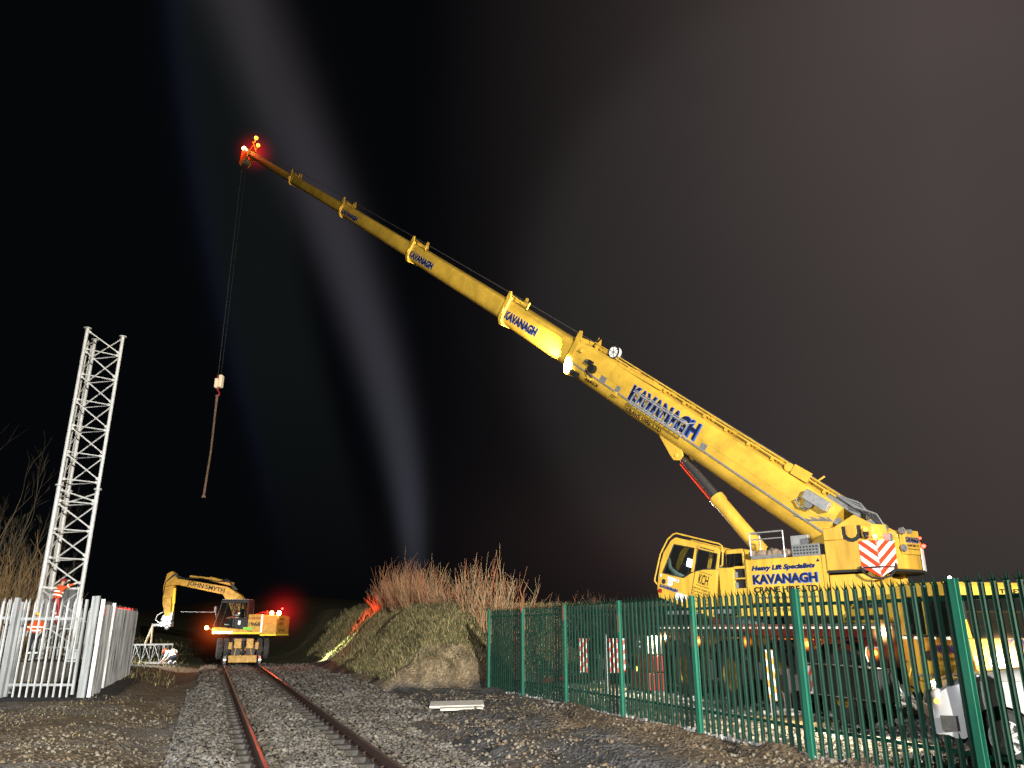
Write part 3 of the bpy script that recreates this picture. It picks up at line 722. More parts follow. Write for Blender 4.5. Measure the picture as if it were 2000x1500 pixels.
def wheel(c, axis, parent, R_=.72, W=.42, tyre='tyre', rim='rimy', spokes=8, copies=()):
    w = MB(); a = Vector(axis).normalized(); c = Vector(c)
    w.ring(c, a, [(R_*.56, -W*.46), (R_*.72, -W*.5), (R_*.93, -W*.46), (R_, -W*.30), (R_, W*.30), (R_*.93, W*.46), (R_*.72, W*.5), (R_*.56, W*.46)], 40)
    u = a.orthogonal().normalized(); v = a.cross(u)
    for i in range(44):
        t = 2*math.pi*i/44; d = u*math.cos(t)+v*math.sin(t); tt = a.cross(d)
        w.bar(c+d*R_*.985-a*W*.34, c+d*(R_*.985)+a*W*(.34)+tt*.03, .045, .04, d)
    ty = w.build('wheel', tyre, parent, smooth=True)
    w = MB()
    w.ring(c, a, [(0, W*.12), (R_*.16, W*.12), (R_*.18, W*.22), (R_*.26, W*.22), (R_*.28, W*.10), (R_*.44, W*.16), (R_*.52, W*.42), (R_*.575, W*.46), (R_*.575, W*.36), (R_*.5, -.1), (0, -.1)], 32)
    for i in range(spokes):
        t = 2*math.pi*i/spokes; d = u*math.cos(t)+v*math.sin(t); w.ball(c+d*R_*.22+a*W*.24, .022, 6, 4)
    w.build('rim', rim, ty, smooth=True)
    return ty
for s_ in (-.05, 2.62, 5.0, 7.1):
    wheel(Cc @ Vector((s_, .24, .75)), -kin, crane)
    wheel(Cc @ Vector((s_, 2.50, .75)), kin, crane)
def lampbulb(loc, mat, parent, r=.045, name='lamp'):
    b = MB(); b.ball(loc, r, 10, 8); return b.build(name, mat, parent, smooth='all')
for s_, z in ((1.23, 1.57), (3.78, 1.59), (6.27, 1.58), (8.39, 1.45)):
    p = Cc @ Vector((s_, -.06, z)); l = lampbulb(p, 'Eamber', crane, .052, 'marker_lamp'); point('marker_glow', p-kin*.1, 3.5, (1, .38, .06), .05, l)
for s_, z, pw in ((-.93, 1.66, 130), (8.82, 1.83, 190)):
    p = Cc @ Vector((s_, -.12, z)); b = MB(); b.tube([p+kin*.10, p+kin*.02], [.05, .085], 12); wl = build(b, 'work_lamp', 'dark'); lampbulb(p, 'Ewhite', wl, .068, 'bulb'); spot('work_light', p-kin*.1, p-kin*3-UP*1.2, pw*8, (1, .78, .5), 140, .6, .07, wl)
# engine cowl behind the cab
b = MB(Cc); b.prism([(7.25, 2.01), (7.4, 2.14), (7.85, 2.46), (8.05, 2.52), (8.98, 2.54), (8.98, 2.01)], .04, 2.7, 'y'); cowl = build(b, 'engine_cowl', 'yellow', bevel=.03)
b = MB(Cc); b.prism([(7.75, 2.29), (7.95, 2.41), (8.75, 2.43), (8.75, 2.30)], .028, .037, 'y'); b.prism([(7.5, 2.07), (7.55, 2.14), (8.8, 2.17), (8.8, 2.07)], .028, .037, 'y')
build(b, 'vent', 'black', cowl, smooth=False)
# carrier cab
b = MB(Cc)
X0, X1 = 9.12, 10.72
b.prism([(X0, .78), (X0+.05, 1.10), (X0+.2, 1.32), (X0, 1.32)], .0, 2.75, 'y')
b.prism([(X0, 1.323), (X0, 2.66), (X0+.12, 2.70), (X0+.12, 1.323)], .0, 2.75, 'y')
b.prism([(X0+.12, 2.46), (X0+.12, 2.71), (X1-.28, 2.69), (X1-.17, 2.60), (X1-.15, 2.46)], .0, 2.75, 'y')
b.prism([(X0+.12, 1.323), (X0+.12, 1.80), (X1-.02, 1.74), (X1+.02, 1.2), (X1-.02, 1.0), (X0+.3, 1.0), (X0+.22, 1.30)], .0, 2.75, 'y')
b.prism([(X0+.35, .76), (X0+.24, .997), (X1+.08, .997), (X1+.10, .82), (X1-.05, .74)], -.02, 2.77, 'y')
for y0, y1 in ((.0, .09), (2.66, 2.75)): b.prism([(X1-.16, 2.455), (X1-.34, 2.455), (X1-.12, 1.76), (X1-.025, 1.745)], y0, y1, 'y'); b.box((X0+.62, y0, 1.78), (X0+.69, y1, 2.458))
ccab = build(b, 'driver_cab', 'yellow', bevel=.02)
b = MB(Cc); b.add([(X1-.02, .10, 1.76), (X1-.02, 2.65, 1.76), (X1-.16, 2.65, 2.45), (X1-.16, .10, 2.45)], [(0, 1, 2, 3)]); build(b, 'windscreen', 'cglass', ccab)
b = MB(Cc); b.box((X0+.13, .03, 1.80), (X0+.61, .036, 2.455)); b.box((X0+.70, .03, 1.78), (X1-.2, .036, 2.455)); build(b, 'window', 'cglass', ccab)
b = MB(Cc); b.box((X0+.06, -.012, 1.755), (X1-.1, -.002, 1.79)); b.box((X0+.15, -.010, 1.02), (X0+.16, -.002, 2.46)); b.ring((X0+.62, -.004, 1.44), (0, -1, 0), [(0, .004), (.06, .004), (.09, 0)], 16); b.box((X0+.05, -.012, .86), (X1-.2, -.003, .90)); build(b, 'door_trim', 'black', ccab, smooth=False)
b = MB(Cc); b.box((X0+.2, -.05, 1.08), (X1-.15, -.022, 1.12)); build(b, 'step_rail', 'alu', ccab)
b = MB(Cc); b.box((X0+.5, .5, 1.7), (X0+1.0, 1.0, 1.9)); b.box((X0+.45, .5, 1.85), (X0+.58, 1.0, 2.35)); b.ball((X0+.51, .75, 2.42), .11); b.box((X1-.42, .3, 1.74), (X1-.15, 2.5, 1.86)); b.tube([(X1-.45, .55, 1.98), (X1-.40, .95, 2.02)], .02); build(b, 'cab_seat', 'seat', ccab)
b = MB(Cc)
for i in range(5): b.box((X0+.02+i*.34, -.034, 1.72), (X0+.02+i*.34+.14, -.013, 1.765))
build(b, 'reflective_strip', 'refl', ccab, smooth=False)
TF = lambda s_, y, z: frame(Cc @ Vector((s_, y, z)), kV, UP, -kin)
kavanagh(TF(X0+.72, -.006, 1.50), .78, .13, ccab, .012)
text('CRANE HIRE LTD', TF(X0+.74, -.006, 1.36), .74, .075, 'ink', ccab, .01); text('www.irishcranehire.com', TF(X0+.74, -.006, 1.27), .74, .045, 'ink', ccab)
text('KCH', TF(X0+.18, -.006, 1.90-.02), .16, .12, 'ink', ccab, .02)
FFr = lambda y, z: frame(Cc @ Vector((X1+.022, y, z)), kin, UP, kV)
kavanagh(FFr(.72, 1.56), 1.3, .17, ccab, .014)
text('TEREX', frame(Cc @ Vector((X1-.145, .95, 2.49)), kin, UP, kV), .5, .08, 'ink', ccab, .02)
for y in (.39, 2.36):
    b = MB(Cc); b.tube([(X1-.02, y, 1.37), (X1+.06, y, 1.37)], .14, 16); hl = build(b, 'headlight', 'dark', ccab)
    p = Cc @ Vector((X1+.10, y, 1.37)); lampbulb(p, 'Ewhite', hl, .14, 'bulb')
    if y < 1: point('headlight_glow', p+kV*.2-kin*.1, 28, (1, .75, .42), .08, hl)
b = MB(Cc); b.tube([(X1-.1, -.10, 2.6), (X1+.16, -.24, 2.62), (X1+.18, -.24, 2.3)], .018, 6); b.box((X1+.10, -.33, 2.05), (X1+.18, -.16, 2.42)); build(b, 'mirror', 'dark', ccab)
p = Cc @ Vector((X1-.25, .03, 2.75)); lampbulb(p, 'Ecool', ccab, .03, 'roof_lamp'); p = Cc @ Vector((X1+.0, -.07, 1.08)); lampbulb(p, 'Eamber', ccab, .05, 'indicator')
# near-side outrigger box with the striped end plate, hoses and handrail
b = MB(Cc); b.box((6.50, -.42, .58), (8.85, -.07, 1.16)); b.box((6.48, -.44, 1.162), (8.87, -.05, 1.19)); ob_ = build(b, 'outrigger_box', 'dark', bevel=.015)
b = MB(Cc); b.box((6.5, -.446, 1.195), (8.87, -.43, 1.215)); b.box((6.9, -.43, .60), (8.8, -.422, .615)); build(b, 'steel_edge', 'alu', ob_)
def stripes(name, F, w, h, parent, slope=1., sw=.10, cols=('white', 'redr'), flip=False, poly=None):
    """hazard striped plate lying in F's xy plane"""
    plate = MB(F); P = poly or [(0, 0), (w, 0), (w, h), (0, h)]; plate.prism(P, -.006, 0, 'z'); pl = plate.build(name, cols[0], parent)
    bm = bmesh.new(); ymin = min(p[1] for p in P); ymax = max(p[1] for p in P); s_ = MB(F); Pn = P
    n = int((ymax-ymin+w*abs(slope))/(sw*2))+2; sg = -1 if flip else 1
    for i in range(-n, n+1):
        y0 = ymin+i*sw*2
        q = [(0-.5*w, y0-.5*w*slope*sg), (1.5*w, y0+1.5*w*slope*sg), (1.5*w, y0+1.5*w*slope*sg+sw), (-.5*w, y0-.5*w*slope*sg+sw)]
        # clip quad by the convex polygon P (counter-clockwise)
        for a, c in zip(P, P[1:]+P[:1]):
            out = []
            for u, v in zip(q, q[1:]+q[:1]):
                du = (c[0]-a[0])*(u[1]-a[1])-(c[1]-a[1])*(u[0]-a[0]); dv = (c[0]-a[0])*(v[1]-a[1])-(c[1]-a[1])*(v[0]-a[0])
                if du >= 0: out.append(u)
                if du*dv < 0: t = du/(du-dv); out.append((u[0]+(v[0]-u[0])*t, u[1]+(v[1]-u[1])*t))
            q = out
            if len(q) < 3: break
        if len(q) >= 3: s_.add([(x, y, .003) for x, y in q], [tuple(range(len(q)))])
    bm.free()
    if s_.v: s_.build('stripes', cols[1], pl)
    return pl
stripes('hazard_plate', TF(6.53, -.45, .60), .36, .56, ob_, 1.3, .13)
b = MB(Cc); b.tube([(8.55, -.1, 1.55), (8.35, -.2, 1.56), (8.32, -.22, 1.45), (8.38, -.22, 1.28)], .016, 6); build(b, 'grab_rail', 'alu'); b = MB(Cc); b.tube([(8.95, -.1, 1.25), (9.05, -.2, 1.1), (9.08, -.15, .8), (9.2, -.1, .7), (9.3, -.1, .69)], .018, 6); build(b, 'grab_rail', 'alu')
# extended outriggers: beam, jack, marker board, float
def outrigger(s_, o_, striped, side, padname, lbl, z0):
    c = Cc @ Vector((s_, -o_, 0)); b = MB(Cc); b.box((s_-.17, -o_-.15, .66), (s_+.17, .8, .98)); ob = build(b, 'outrigger_beam', 'dark', bevel=.01)
    b = MB(); b.tube([c+UP*.22, c+UP*.75], .075, 14); b.tube([c+UP*.62, c+UP*1.1], .11, 14); build(b, 'jack', 'chrome', ob); b = MB(); b.tube([c+UP*(z0+.12), c+UP*(z0+.15), c+UP*(z0+.22)], [.30, .30, .12], 18); build(b, 'jack_foot', 'galvd', ob)
    return c
c = outrigger(6.63, .95, True, 1, 'x', '', .09)
mat_ = MB(frame((c.x, c.y, ground_z(c.x, c.y)+.01), kV, kin)); 
for i in range(6): mat_.box((-.75, -.66+i*.22, 0), (.75, -.66+i*.22+.212, .11))
mat_.build('timber_mat', 'wood', bevel=.008, label='yellow timber mat under the outrigger foot with the orange and white marker board', cat='timber mat')
pb = thing('marker_board', c-kin*.28-kV*.15, 'tall orange and white striped marker board on a thin post at the outrigger foot', 'marker board')
pc = c-kin*.28-kV*.15; b = MB(); b.tube([pc+UP*.12, pc+UP*.52], .028, 10); b.build('post', 'white', pb); 
stripes('board', frame(pc+UP*.45-kV*.07-kin*.0, Vector((.96, -.28, 0)).normalized(), UP, Vector((-.28, -.96, 0)).normalized()), .15, 1.02, pb, -.9, .14, ('white', 'orange'))
c2 = outrigger(-3.2, 1.45, True, 1, 'x', '', .09)
mat_ = MB(frame((c2.x, c2.y, ground_z(c2.x, c2.y)+.01), kV, kin))
for i in range(6): mat_.box((-.8, -.66+i*.22, 0), (.8, -.66+i*.22+.212, .11))
mat_.build('timber_mat', 'wood', bevel=.008, label='pale timber mat on the gravel under the rear outrigger near the red and white plates', cat='timber mat')
b = MB(Cc); b.box((-3.75, -.2, .5), (-2.42, 2.95, 1.05)); b.box((-3.6, .05, 1.06), (-2.45, 2.7, 1.35)); rb = build(b, 'rear_outrigger_box', 'red', bevel=.02)
for dx, w_ in ((-1.62, .30), (-.62, .55)):
    stripes('hazard_plate', frame(c2+Vector((dx+.95, -.35, .55)), Vector((1, -.1, 0)).normalized(), UP, Vector((-.1, -1, 0)).normalized()), w_, 1.05, rb, 1.2, .15)
b = MB(Cc); b.box((-2.3, -.75, .12), (-.9, -.15, .62)); b.box((-.1-2.2, -.5, .65), (-1.0, -.12, 1.12)); build(b, 'ballast_plate', 'red', bevel=.02)
b = MB(Cc); b.box((-2.2, -.62, 1.15), (-1.02, -.12, 1.70)); b.box((-1.9, -.64, 1.3), (-1.86, -.621, 1.66)); tb = build(b, 'tool_crate', 'conc', bevel=.02)
text('KCH', TF(-1.95, -.63, 1.34), .5, .2, 'refl', tb, .03)
for q0, q1 in ((-1.15, -1.09), (-1.08, -1.03)): b = MB(Cc); b.box((q0, -.64, 1.18), (q1, -.618, 1.68)); build(b, 'reflective_strip', 'refl', tb)
lampbulb(Cc @ Vector((-1.6, -.82, .72)), em('tag_yellow_glow', (1, .8, .1), 1.5), crane, .07, 'yellow_tag')  # yellow tag set to glow though it is no lamp
hs = MB(); hs.tube([(1.1, 29.2, .12), (1.7, 29.9, .18), (2.5, 30.1, .2), (3.2, 29.6, .12), (3.5, 29.0, .1)], .09, 10); hs.build('hose', 'red', smooth=True, label='red hose curving over the gravel behind the middle of the green fence', cat='hose')
wp = thing('depth_rod', (3.02, 25.4, 0), 'thin white rod standing beside the red and white hazard plates behind the fence', 'rod')
b = MB(); b.tube([(2.98, 25.4, 0), (2.98, 25.4, 1.72)], .035, 8); b.build('rod', 'white', wp)
# superstructure
b = MB(S); b.ring((0, 0, 0), (0, 0, 1), [(0, 2.02), (1.05, 2.02), (1.05, 2.2), (0, 2.2)], 32); build(b, 'turntable', 'dark')
b = MB(S); b.box((-4.0, -.95, 2.22), (1.0, .55, 2.9)); b.box((-3.25, 1.08, 2.22), (-.5, 1.34, 2.50)); b.box((-4.15, -1.0, 2.5), (-3.05, 1.3, 3.2))
for y in (-.62, .50): b.prism([(-4.3, 2.9), (-1.0, 2.9), (-.6, 3.1), (-2.9, 4.4), (-3.6, 4.75), (-4.3, 4.3)], y, y+.14, 'y')
build(b, 'superstructure_frame', 'yellow', bevel=.02)
b = MB(S); b.box((-3.0, .62, 2.55), (-.82, 1.35, 3.71)); eh = build(b, 'engine_housing', 'yellow', bevel=.025)
for q0, q1 in ((-3.06, -2.94), (-.86, -.80)): b = MB(S); b.box((q0, 1.352, 2.55), (q1, 1.37, 3.715)); build(b, 'housing_trim', 'yellow', eh, bevel=.005)
SF = lambda a, b_, z: frame(S @ Vector((a, b_, z)), -hV, UP, nV)
text('Heavy Lift Specialists', SF(-.96, 1.352, 3.37), 1.78, .165, 'navy', eh, .05, .25); text('Heavy Lift Specialists', SF(-.955, 1.3505, 3.362), 1.79, .172, 'blue', eh, .07, .25, .002)
kavanagh(SF(-.97, 1.351, 3.05), 1.79, .24, eh, .03)
text('CRANE HIRE LTD', SF(-.97, 1.352, 2.82), 1.79, .155, 'ink', eh, .04); text('www.irishcranehire.com', SF(-1.0, 1.352, 2.655), 1.72, .08, 'ink', eh, .02)
b = MB(S); b.add([(-2.88, 1.356, 3.55), (-2.78, 1.356, 3.55), (-2.83, 1.356, 3.64)], [(0, 1, 2)]); build(b, 'warning_sign', 'navy', eh, smooth=False)
text('HIGH CAPACITY PLANS', SF(-1.0, 1.342, 2.33), 1.0, .09, 'ink', eh, .02)
# grille housing next to the cab
b = MB(S); b.box((-.78, .6, 2.5), (-.40, 1.33, 2.96)); b.box((-.78, .6, 3.22-.02), (-.40, 1.33, 3.24)); b.box((-.78, .6, 3.48), (-.40, 1.33, 3.555)); b.box((-.39, .6, 2.5), (.06, 1.33, 3.53)); b.box((-.785, .6, 2.5), (-.735, 1.33, 3.55)); b.box((-.78, .6, 2.5), (-.4, 1.2, 3.54)); gh = build(b, 'grille_housing', 'yellow', bevel=.012)
b = MB(S); b.box((-.73, 1.205, 3.25), (-.41, 1.24, 3.475)); b.box((-.73, 1.205, 2.97), (-.41, 1.24, 3.195)); build(b, 'vent', 'dark', gh, smooth=False)
b = MB(S); b.box((-.47, 1.245, 3.25), (-.41, 1.29, 3.40)); b.box((-.47, 1.245, 2.97), (-.41, 1.29, 3.12)); build(b, 'lever', 'alu', gh)
# top of the housing: handrail, tarpaulins, perforated box, exhaust
b = MB(S)
for a in (-.95, -1.92): b.tube([(a, 1.28, 3.71), (a, 1.28, 4.42)], .022, 8)
b.tube([(-.95, 1.28, 4.42), (-1.92, 1.28, 4.42)], .022, 8); b.tube([(-.95, 1.28, 4.24), (-1.92, 1.28, 4.24)], .016, 8); b.tube([(-.95, 1.28, 4.42), (-.95, .7, 4.42), (-.95, .7, 3.71)], .02, 8); build(b, 'handrail', 'alu', eh)
b = MB(S)
for a in np.arange(-.95, -2.0, -.13): b.ball((a, 1.08+.08*random.random(), 3.85), .15, 8, 6, (random.uniform(.9, 1.5), 1, random.uniform(.5, 1.0)))
build(b, 'rolled_tarpaulin', 'tarp', eh); b = MB(S); b.box((-.97, 1.25, 3.712), (-1.9, 1.34, 3.80)); b.box((-.97, .75, 3.712), (-1.9, 1.2, 3.74)); build(b, 'toe_board', 'grey', eh)
b = MB(S); b.box((-2.12, .7, 3.712), (-2.88, 1.28, 4.02)); pb_ = build(b, 'perforated_box', 'grey', eh, bevel=.01)
b = MB(S)
for i in range(8):
    for j in range(3): b.box((-2.18-i*.085, 1.281, 3.77+j*.08), (-2.23-i*.085, 1.2835, 3.81+j*.08))
build(b, 'perforation', 'black', pb_, smooth=False)
b = MB(S); b.box((-1.8, .45, 3.712), (-2.3, .6, 4.34)); build(b, 'chequer_panel', 'alu', eh, bevel=.01)
b = MB(S); b.tube([(-1.35, .85, 3.72), (-1.35, .85, 4.02), (-1.35, .85, 4.06)], [.14, .14, .09], 14); build(b, 'air_filter', 'dark', eh)
# counterweight
cwp = [(-3.06, 1.4), (-4.32, 1.4), (-4.68, .75), (-4.86, 0), (-4.72, -.72), (-4.32, -1.4), (-3.06, -1.4)]
b = MB(S); b.prism(cwp, 3.30, 4.05, 'z'); b.prism([(-3.06, 1.4), (-3.56, 1.4), (-3.56, 1.1), (-3.06, 1.1)], 4.052, 4.37, 'z'); b.prism([(-4.02, 1.4), (-4.32, 1.4), (-4.52, 1.03), (-4.4, .8), (-4.02, .9)], 4.052, 4.37, 'z')
b.prism([(-3.06, 1.05), (-4.0, 1.05), (-4.0, -1.05), (-3.06, -1.05)], 4.052, 4.36, 'z'); b.prism([(-4.3, .78), (-4.66, .74), (-4.84, 0), (-4.7, -.7), (-4.3, -.8)], 4.052, 4.24, 'z'); b.prism([(-3.06, -1.1), (-4.3, -1.4), (-3.06, -1.4)], 4.05, 4.37, 'z')
cw = build(b, 'counterweight', 'cwyel', bevel=.02)
b = MB(S); pr = [(-3.56, 4.37), (-3.56, 4.16), (-3.60, 4.05), (-3.68, 3.99), (-3.79, 3.965), (-3.90, 3.99), (-3.98, 4.05), (-4.02, 4.16), (-4.02, 4.37)]
b.prism([(x, z) for x, z in pr], 1.385, 1.404, 'y'); lr = build(b, 'lug_recess', 'black', cw, smooth=False)
b = MB(S); b.prism([(-3.65, 4.38), (-3.65, 4.17), (-3.70, 4.09), (-3.79, 4.055), (-3.88, 4.09), (-3.93, 4.17), (-3.93, 4.38)], 1.30, 1.425, 'y'); build(b, 'lifting_lug', 'cwyel', cw, bevel=.008)
b = MB(S); b.prism([(x*1.001, y*1.001) for x, y in cwp], 3.245, 3.297, 'z'); build(b, 'rubber_lip', 'black', cw)
# chevron shield folded round the corner
CP = lambda a, b_, z, d: frame(S @ Vector((a, b_, z)), d, UP, d.cross(UP))
hexL = [(0, .10), (.42, -.14), (.42, .74), (0, .74)]
stripes('chevron_plate', CP(-3.94, 1.415, 3.24, -hV), .42, .74, cw, -.85, .135, ('white', 'redr'), poly=hexL)
dseg = (hV*-.36-nV*.65).normalized()
hexR = [(0, -.14), (.52, .10), (.52, .74), (0, .74)]
stripes('chevron_plate', CP(-4.372, 1.40, 3.24, dseg), .52, .74, cw, .85, .135, ('white', 'redr'), poly=hexR)
b = MB(S); b.tube([(-3.92, 1.46, 3.36), (-4.0, 1.50, 3.2), (-4.2, 1.52, 3.08), (-4.4, 1.50, 3.05), (-4.55, 1.28, 3.12), (-4.62, 1.05, 3.3), (-4.60, 1.0, 3.42)], .028, 8); b.tube([(-4.0, 1.46, 3.33), (-4.35, 1.46, 3.33), (-4.6, 1.0, 3.34)], .02, 6); build(b, 'cable_loop', 'black', cw)
for a, b_ in ((-4.05, 1.1), (-4.3, .95)):
    bb = MB(S); bb.bar((a, b_, 2.7), (a, b_+.08, 3.3), .10, .10); build(bb, 'bracket', 'yellow', cw)
d2 = (hV*-.18-nV*.75).normalized()
PL = lambda t, z, off=.03: frame((S @ Vector((-4.68, .75, 0)))+d2*t+d2.cross(UP)*off+UP*z, d2, UP, d2.cross(UP))
b = MB(PL(.0, 3.66)); b.box((0, 0, -.02), (.80, .60, .012)); rp = build(b, 'rear_plate', 'cwyel', cw, bevel=.012)
kavanagh(PL(.20, 3.95, .044), .56, .14, rp, .01); text('CRANE HIRE LTD', PL(.24, 3.85, .044), .50, .06, 'ink', rp, .02); text('www.irishcranehire.com', PL(.24, 3.78, .044), .50, .035, 'ink', rp, .01)
b = MB(PL(0, 0)); b.ring((.02, 3.80, .02), (0, 0, 1), [(.03, 0), (.03, .07), (.09, .07), (.09, 0)], 14); b.ring((.02, 4.22, .02), (0, 0, 1), [(.03, 0), (.03, .09), (.085, .09), (.085, 0)], 14); b.box((.30, 4.18, 0), (.42, 4.27, .08)); build(b, 'shackle', 'grey', rp)
b = MB(S); b.tube([(-4.15, 1.43, 4.02), (-4.15, 1.48, 4.1)], .03, 8); b.box((-4.10, 1.405, 4.11), (-4.22, 1.50, 4.19)); b.ball((-4.16, 1.46, 4.08), .06, 8, 6); wlm = build(b, 'beacon', 'dark', cw)
b = MB(S); b.ball((-4.17, 1.47, 4.24), .055, 10, 8); build(b, 'beacon_dome', 'Eamber', wlm)
p = S @ Vector((-4.36, 1.44, 4.06)); rl = lampbulb(p, 'Ereda', cw, .042, 'red_lamp'); point('red_glow', p+nV*.1-hV*.1, 9, (1, .1, .04), .05, rl)
p = S @ Vector((-4.86, -.42, 3.92)); rl = lampbulb(p, 'Ered', cw, .05, 'tail_lamp'); point('red_glow', p-hV*.12, 6, (1, .04, .02), .05, rl); p = S @ Vector((-4.82, -.38, 4.12)); lampbulb(p, 'Ered', cw, .03, 'tail_lamp')
b = MB(S); b.prism([(-4.865, -.1), (-4.885, -.12), (-4.74, -.76), (-4.72, -.74)], 3.3, 3.86, 'z'); build(b, 'reflector', 'white', cw, smooth=False)
b = MB(S); b.box((-4.36, 1.0, 3.96), (-4.62, 1.16, 4.14)); build(b, 'lamp_box', 'grey', cw, bevel=.01)
# hoist winch and machinery between the boom foot and counterweight
b = MB(S); b.tube([(-3.9, -.5, 4.45), (-3.9, .45, 4.45)], .15, 20)
for i in range(7): b.tube([(-2.6+i*.14, .42+.05*(i % 2), 4.9-i*.0), (-2.9+i*.1, .5, 4.72), (-3.2, .45, 4.45+.04*i)], .022, 6)
build(b, 'winch', 'grey')
# ------------------------------------------------------------------ operator cab (tilted back)
CB = S @ Matrix(((.953, 0, -.304, .21), (0, 1, 0, 0), (.304, 0, .953, 2.42), (0, 0, 0, 1)))
Y0, Y1 = .50, 1.38
b = MB(CB)
def side(poly, y0, y1): b.prism(poly, y0, y1, 'y')
for y0, y1 in ((Y1-.05, Y1), (Y0, Y0+.05)):
    side([(.11, -.25), (1.9, -.22), (2.02, .02), (2.07, .35), (1.98, .49), (1.21, .545), (.99, .75), (.90, .81), (.62, .95), (.2, 1.06), (.11, .4)], y0, y1)
    side([(1.985, .492), (2.07, .352), (2.09, .75), (2.05, 1.1), (1.88, 1.50), (1.76, 1.41), (1.90, .9)], y0, y1)
    side([(1.758, 1.412), (1.878, 1.502), (1.74, 1.62), (.30, 1.66), (.24, 1.60), (.26, 1.495), (1.0, 1.47)], y0, y1)
    side([(.93, 1.468), (1.05, 1.465), (1.012, .77), (.912, .818)], y0, y1)
    side([(.18, 1.065), (.258, 1.062), (.285, 1.492), (.232, 1.58)], y0, y1)
b.prism([(1.75, 1.60), (.30, 1.64), (.26, 1.56), (1.78, 1.52)], Y0+.052, Y1-.052, 'y'); b.prism([(.11, -.25), (1.9, -.22), (1.9, -.14), (.11, -.17)], Y0+.052, Y1-.052, 'y')
b.prism([(1.88, -.22), (2.0, .02), (2.06, .35), (2.0, .35), (1.9, .02)], Y0+.052, Y1-.052, 'y'); b.prism([(.11, -.2), (.18, 1.05), (.24, 1.05), (.17, -.2)], Y0+.052, Y1-.052, 'y')
oc = build(b, 'operator_cab', 'yellow', bevel=.008)
b = MB(CB); b.prism([(1.76, 1.40), (1.04, 1.46), (1.0, .79), (1.22, .555), (1.93, .50)], Y1-.035, Y1-.028, 'y'); build(b, 'window', 'glass', oc, smooth=False)
b = MB(CB); b.prism([(.93, 1.46), (.29, 1.48), (.25, 1.06), (.62, .96), (.91, .82)], Y1-.035, Y1-.028, 'y'); build(b, 'window', 'glass', oc, smooth=False)
b = MB(CB); b.add([(2.05, Y0+.05, .36), (2.05, Y1-.05, .36), (2.07, Y1-.05, .8), (2.07, Y0+.05, .8), (2.02, Y1-.05, 1.15), (2.02, Y0+.05, 1.15), (1.85, Y1-.05, 1.52), (1.85, Y0+.05, 1.52)], [(0, 1, 2, 3), (3, 2, 4, 5), (5, 4, 6, 7)]); build(b, 'windscreen', 'glass', oc)
def rimg(poly, w=.022): # dark rubber round a window
    for p, q in zip(poly, poly[1:]+poly[:1]): b.bar((p[0], Y1-.012, p[1]), (q[0], Y1-.012, q[1]), .03, w, (0, 1, 0))
b = MB(CB); rimg([(1.76, 1.40), (1.04, 1.46), (1.0, .79), (1.22, .555), (1.93, .50)]); rimg([(.93, 1.46), (.29, 1.48), (.25, 1.06), (.62, .96), (.91, .82)]); build(b, 'window_seal', 'black', oc, smooth=False)
b = MB(CB); b.prism([(.96, 1.56), (.975, 1.56), (.885, .78), (.855, -.2), (.845, -.2), (.865, .78)], Y1+.001, Y1+.004, 'y'); b.box((.40, Y1+.001, 1.525), (.86, Y1+.012, 1.55)); build(b, 'door_seam', 'black', oc, smooth=False)
b = MB(CB); b.box((.55, .72, .3), (1.05, 1.15, .48)); b.prism([(.5, .45), (.62, .45), (.42, 1.15), (.32, 1.12)], .72, 1.15, 'y'); b.tube([(1.95, 1.2, .95), (1.85, 1.2, .70), (1.6, 1.18, .55), (1.35, 1.15, .50)], [.05, .055, .09, .1], 8); b.box((.28, 1.22, 1.1), (.34, 1.3, 1.44)); build(b, 'seat', 'seat', oc)
b = MB(CB); b.box((1.12, 1.05, .86), (1.40, 1.08, 1.10)); build(b, 'display', 'Escreen', oc, bevel=.01)
b = MB(CB); b.tube([(1.3, 1.05, .3), (1.28, 1.1, .86)], .02); b.box((1.09, 1.03, .83), (1.43, 1.049, 1.13)); b.tube([(1.6, .8, .5), (1.55, .95, .9)], .015); b.ring((1.56, .9, .9), (-.3, 0, 1), [(.13, 0), (.15, .01), (.16, 0)], 16); build(b, 'controls', 'black', oc)
b = MB(CB); b.ring((1.85, Y1+.001, .27), (0, 1, 0), [(0, .006), (.05, .006), (.075, 0)], 18); build(b, 'intake_cover', 'black', oc)
b = MB(CB); b.ring((1.62, Y1+.001, .29), (0, 1, 0), [(0, .004), (.09, .004), (.095, 0)], 20); b.box((1.95, Y1+.001, .38), (2.01, Y1+.004, .46)); b.box((1.34, Y1+.001, .37), (1.74, Y1+.004, .46)); b.box((.98, Y1+.001, -.12), (1.36, Y1+.004, .10)); build(b, 'sticker', 'white', oc, smooth=False)
b = MB(CB); b.box((1.84, Y1+.001, -.08), (1.98, Y1+.004, .03)); build(b, 'reflector', 'red', oc, smooth=False)
cbx = (hV*.953+UP*.304).normalized(); cbz = (hV*-.304+UP*.953).normalized()
OT = lambda x, z, off=.004: frame(CB @ Vector((x, Y1+off, z)), -cbx, cbz, nV)
kavanagh(OT(1.94, .085), .62, .09, oc, .01)
text('CE', OT(1.46, .385, .006), .10, .06, 'ink', oc, .02); text('TEREX', OT(1.685, .275, .009), .13, .03, 'ink', oc, .01); text('KCH', OT(.72, .53), .32, .28, 'ink', oc, .015)
b = MB(CB); b.box((.33, Y1+.001, .855), (.76, Y1+.004, .868)); b.box((.33, Y1+.001, .475), (.76, Y1+.004, .488)); build(b, 'logo_bars', 'ink', oc, smooth=False)
for i, t in enumerate(('DEPOTS: Dublin  01', 'Carlow  059', 'Cork  021', 'Galway  091', 'Belfast  028')): text(t, OT(.86, .36-i*.085), .60, .05, 'ink', oc, .01)
b = MB(CB)
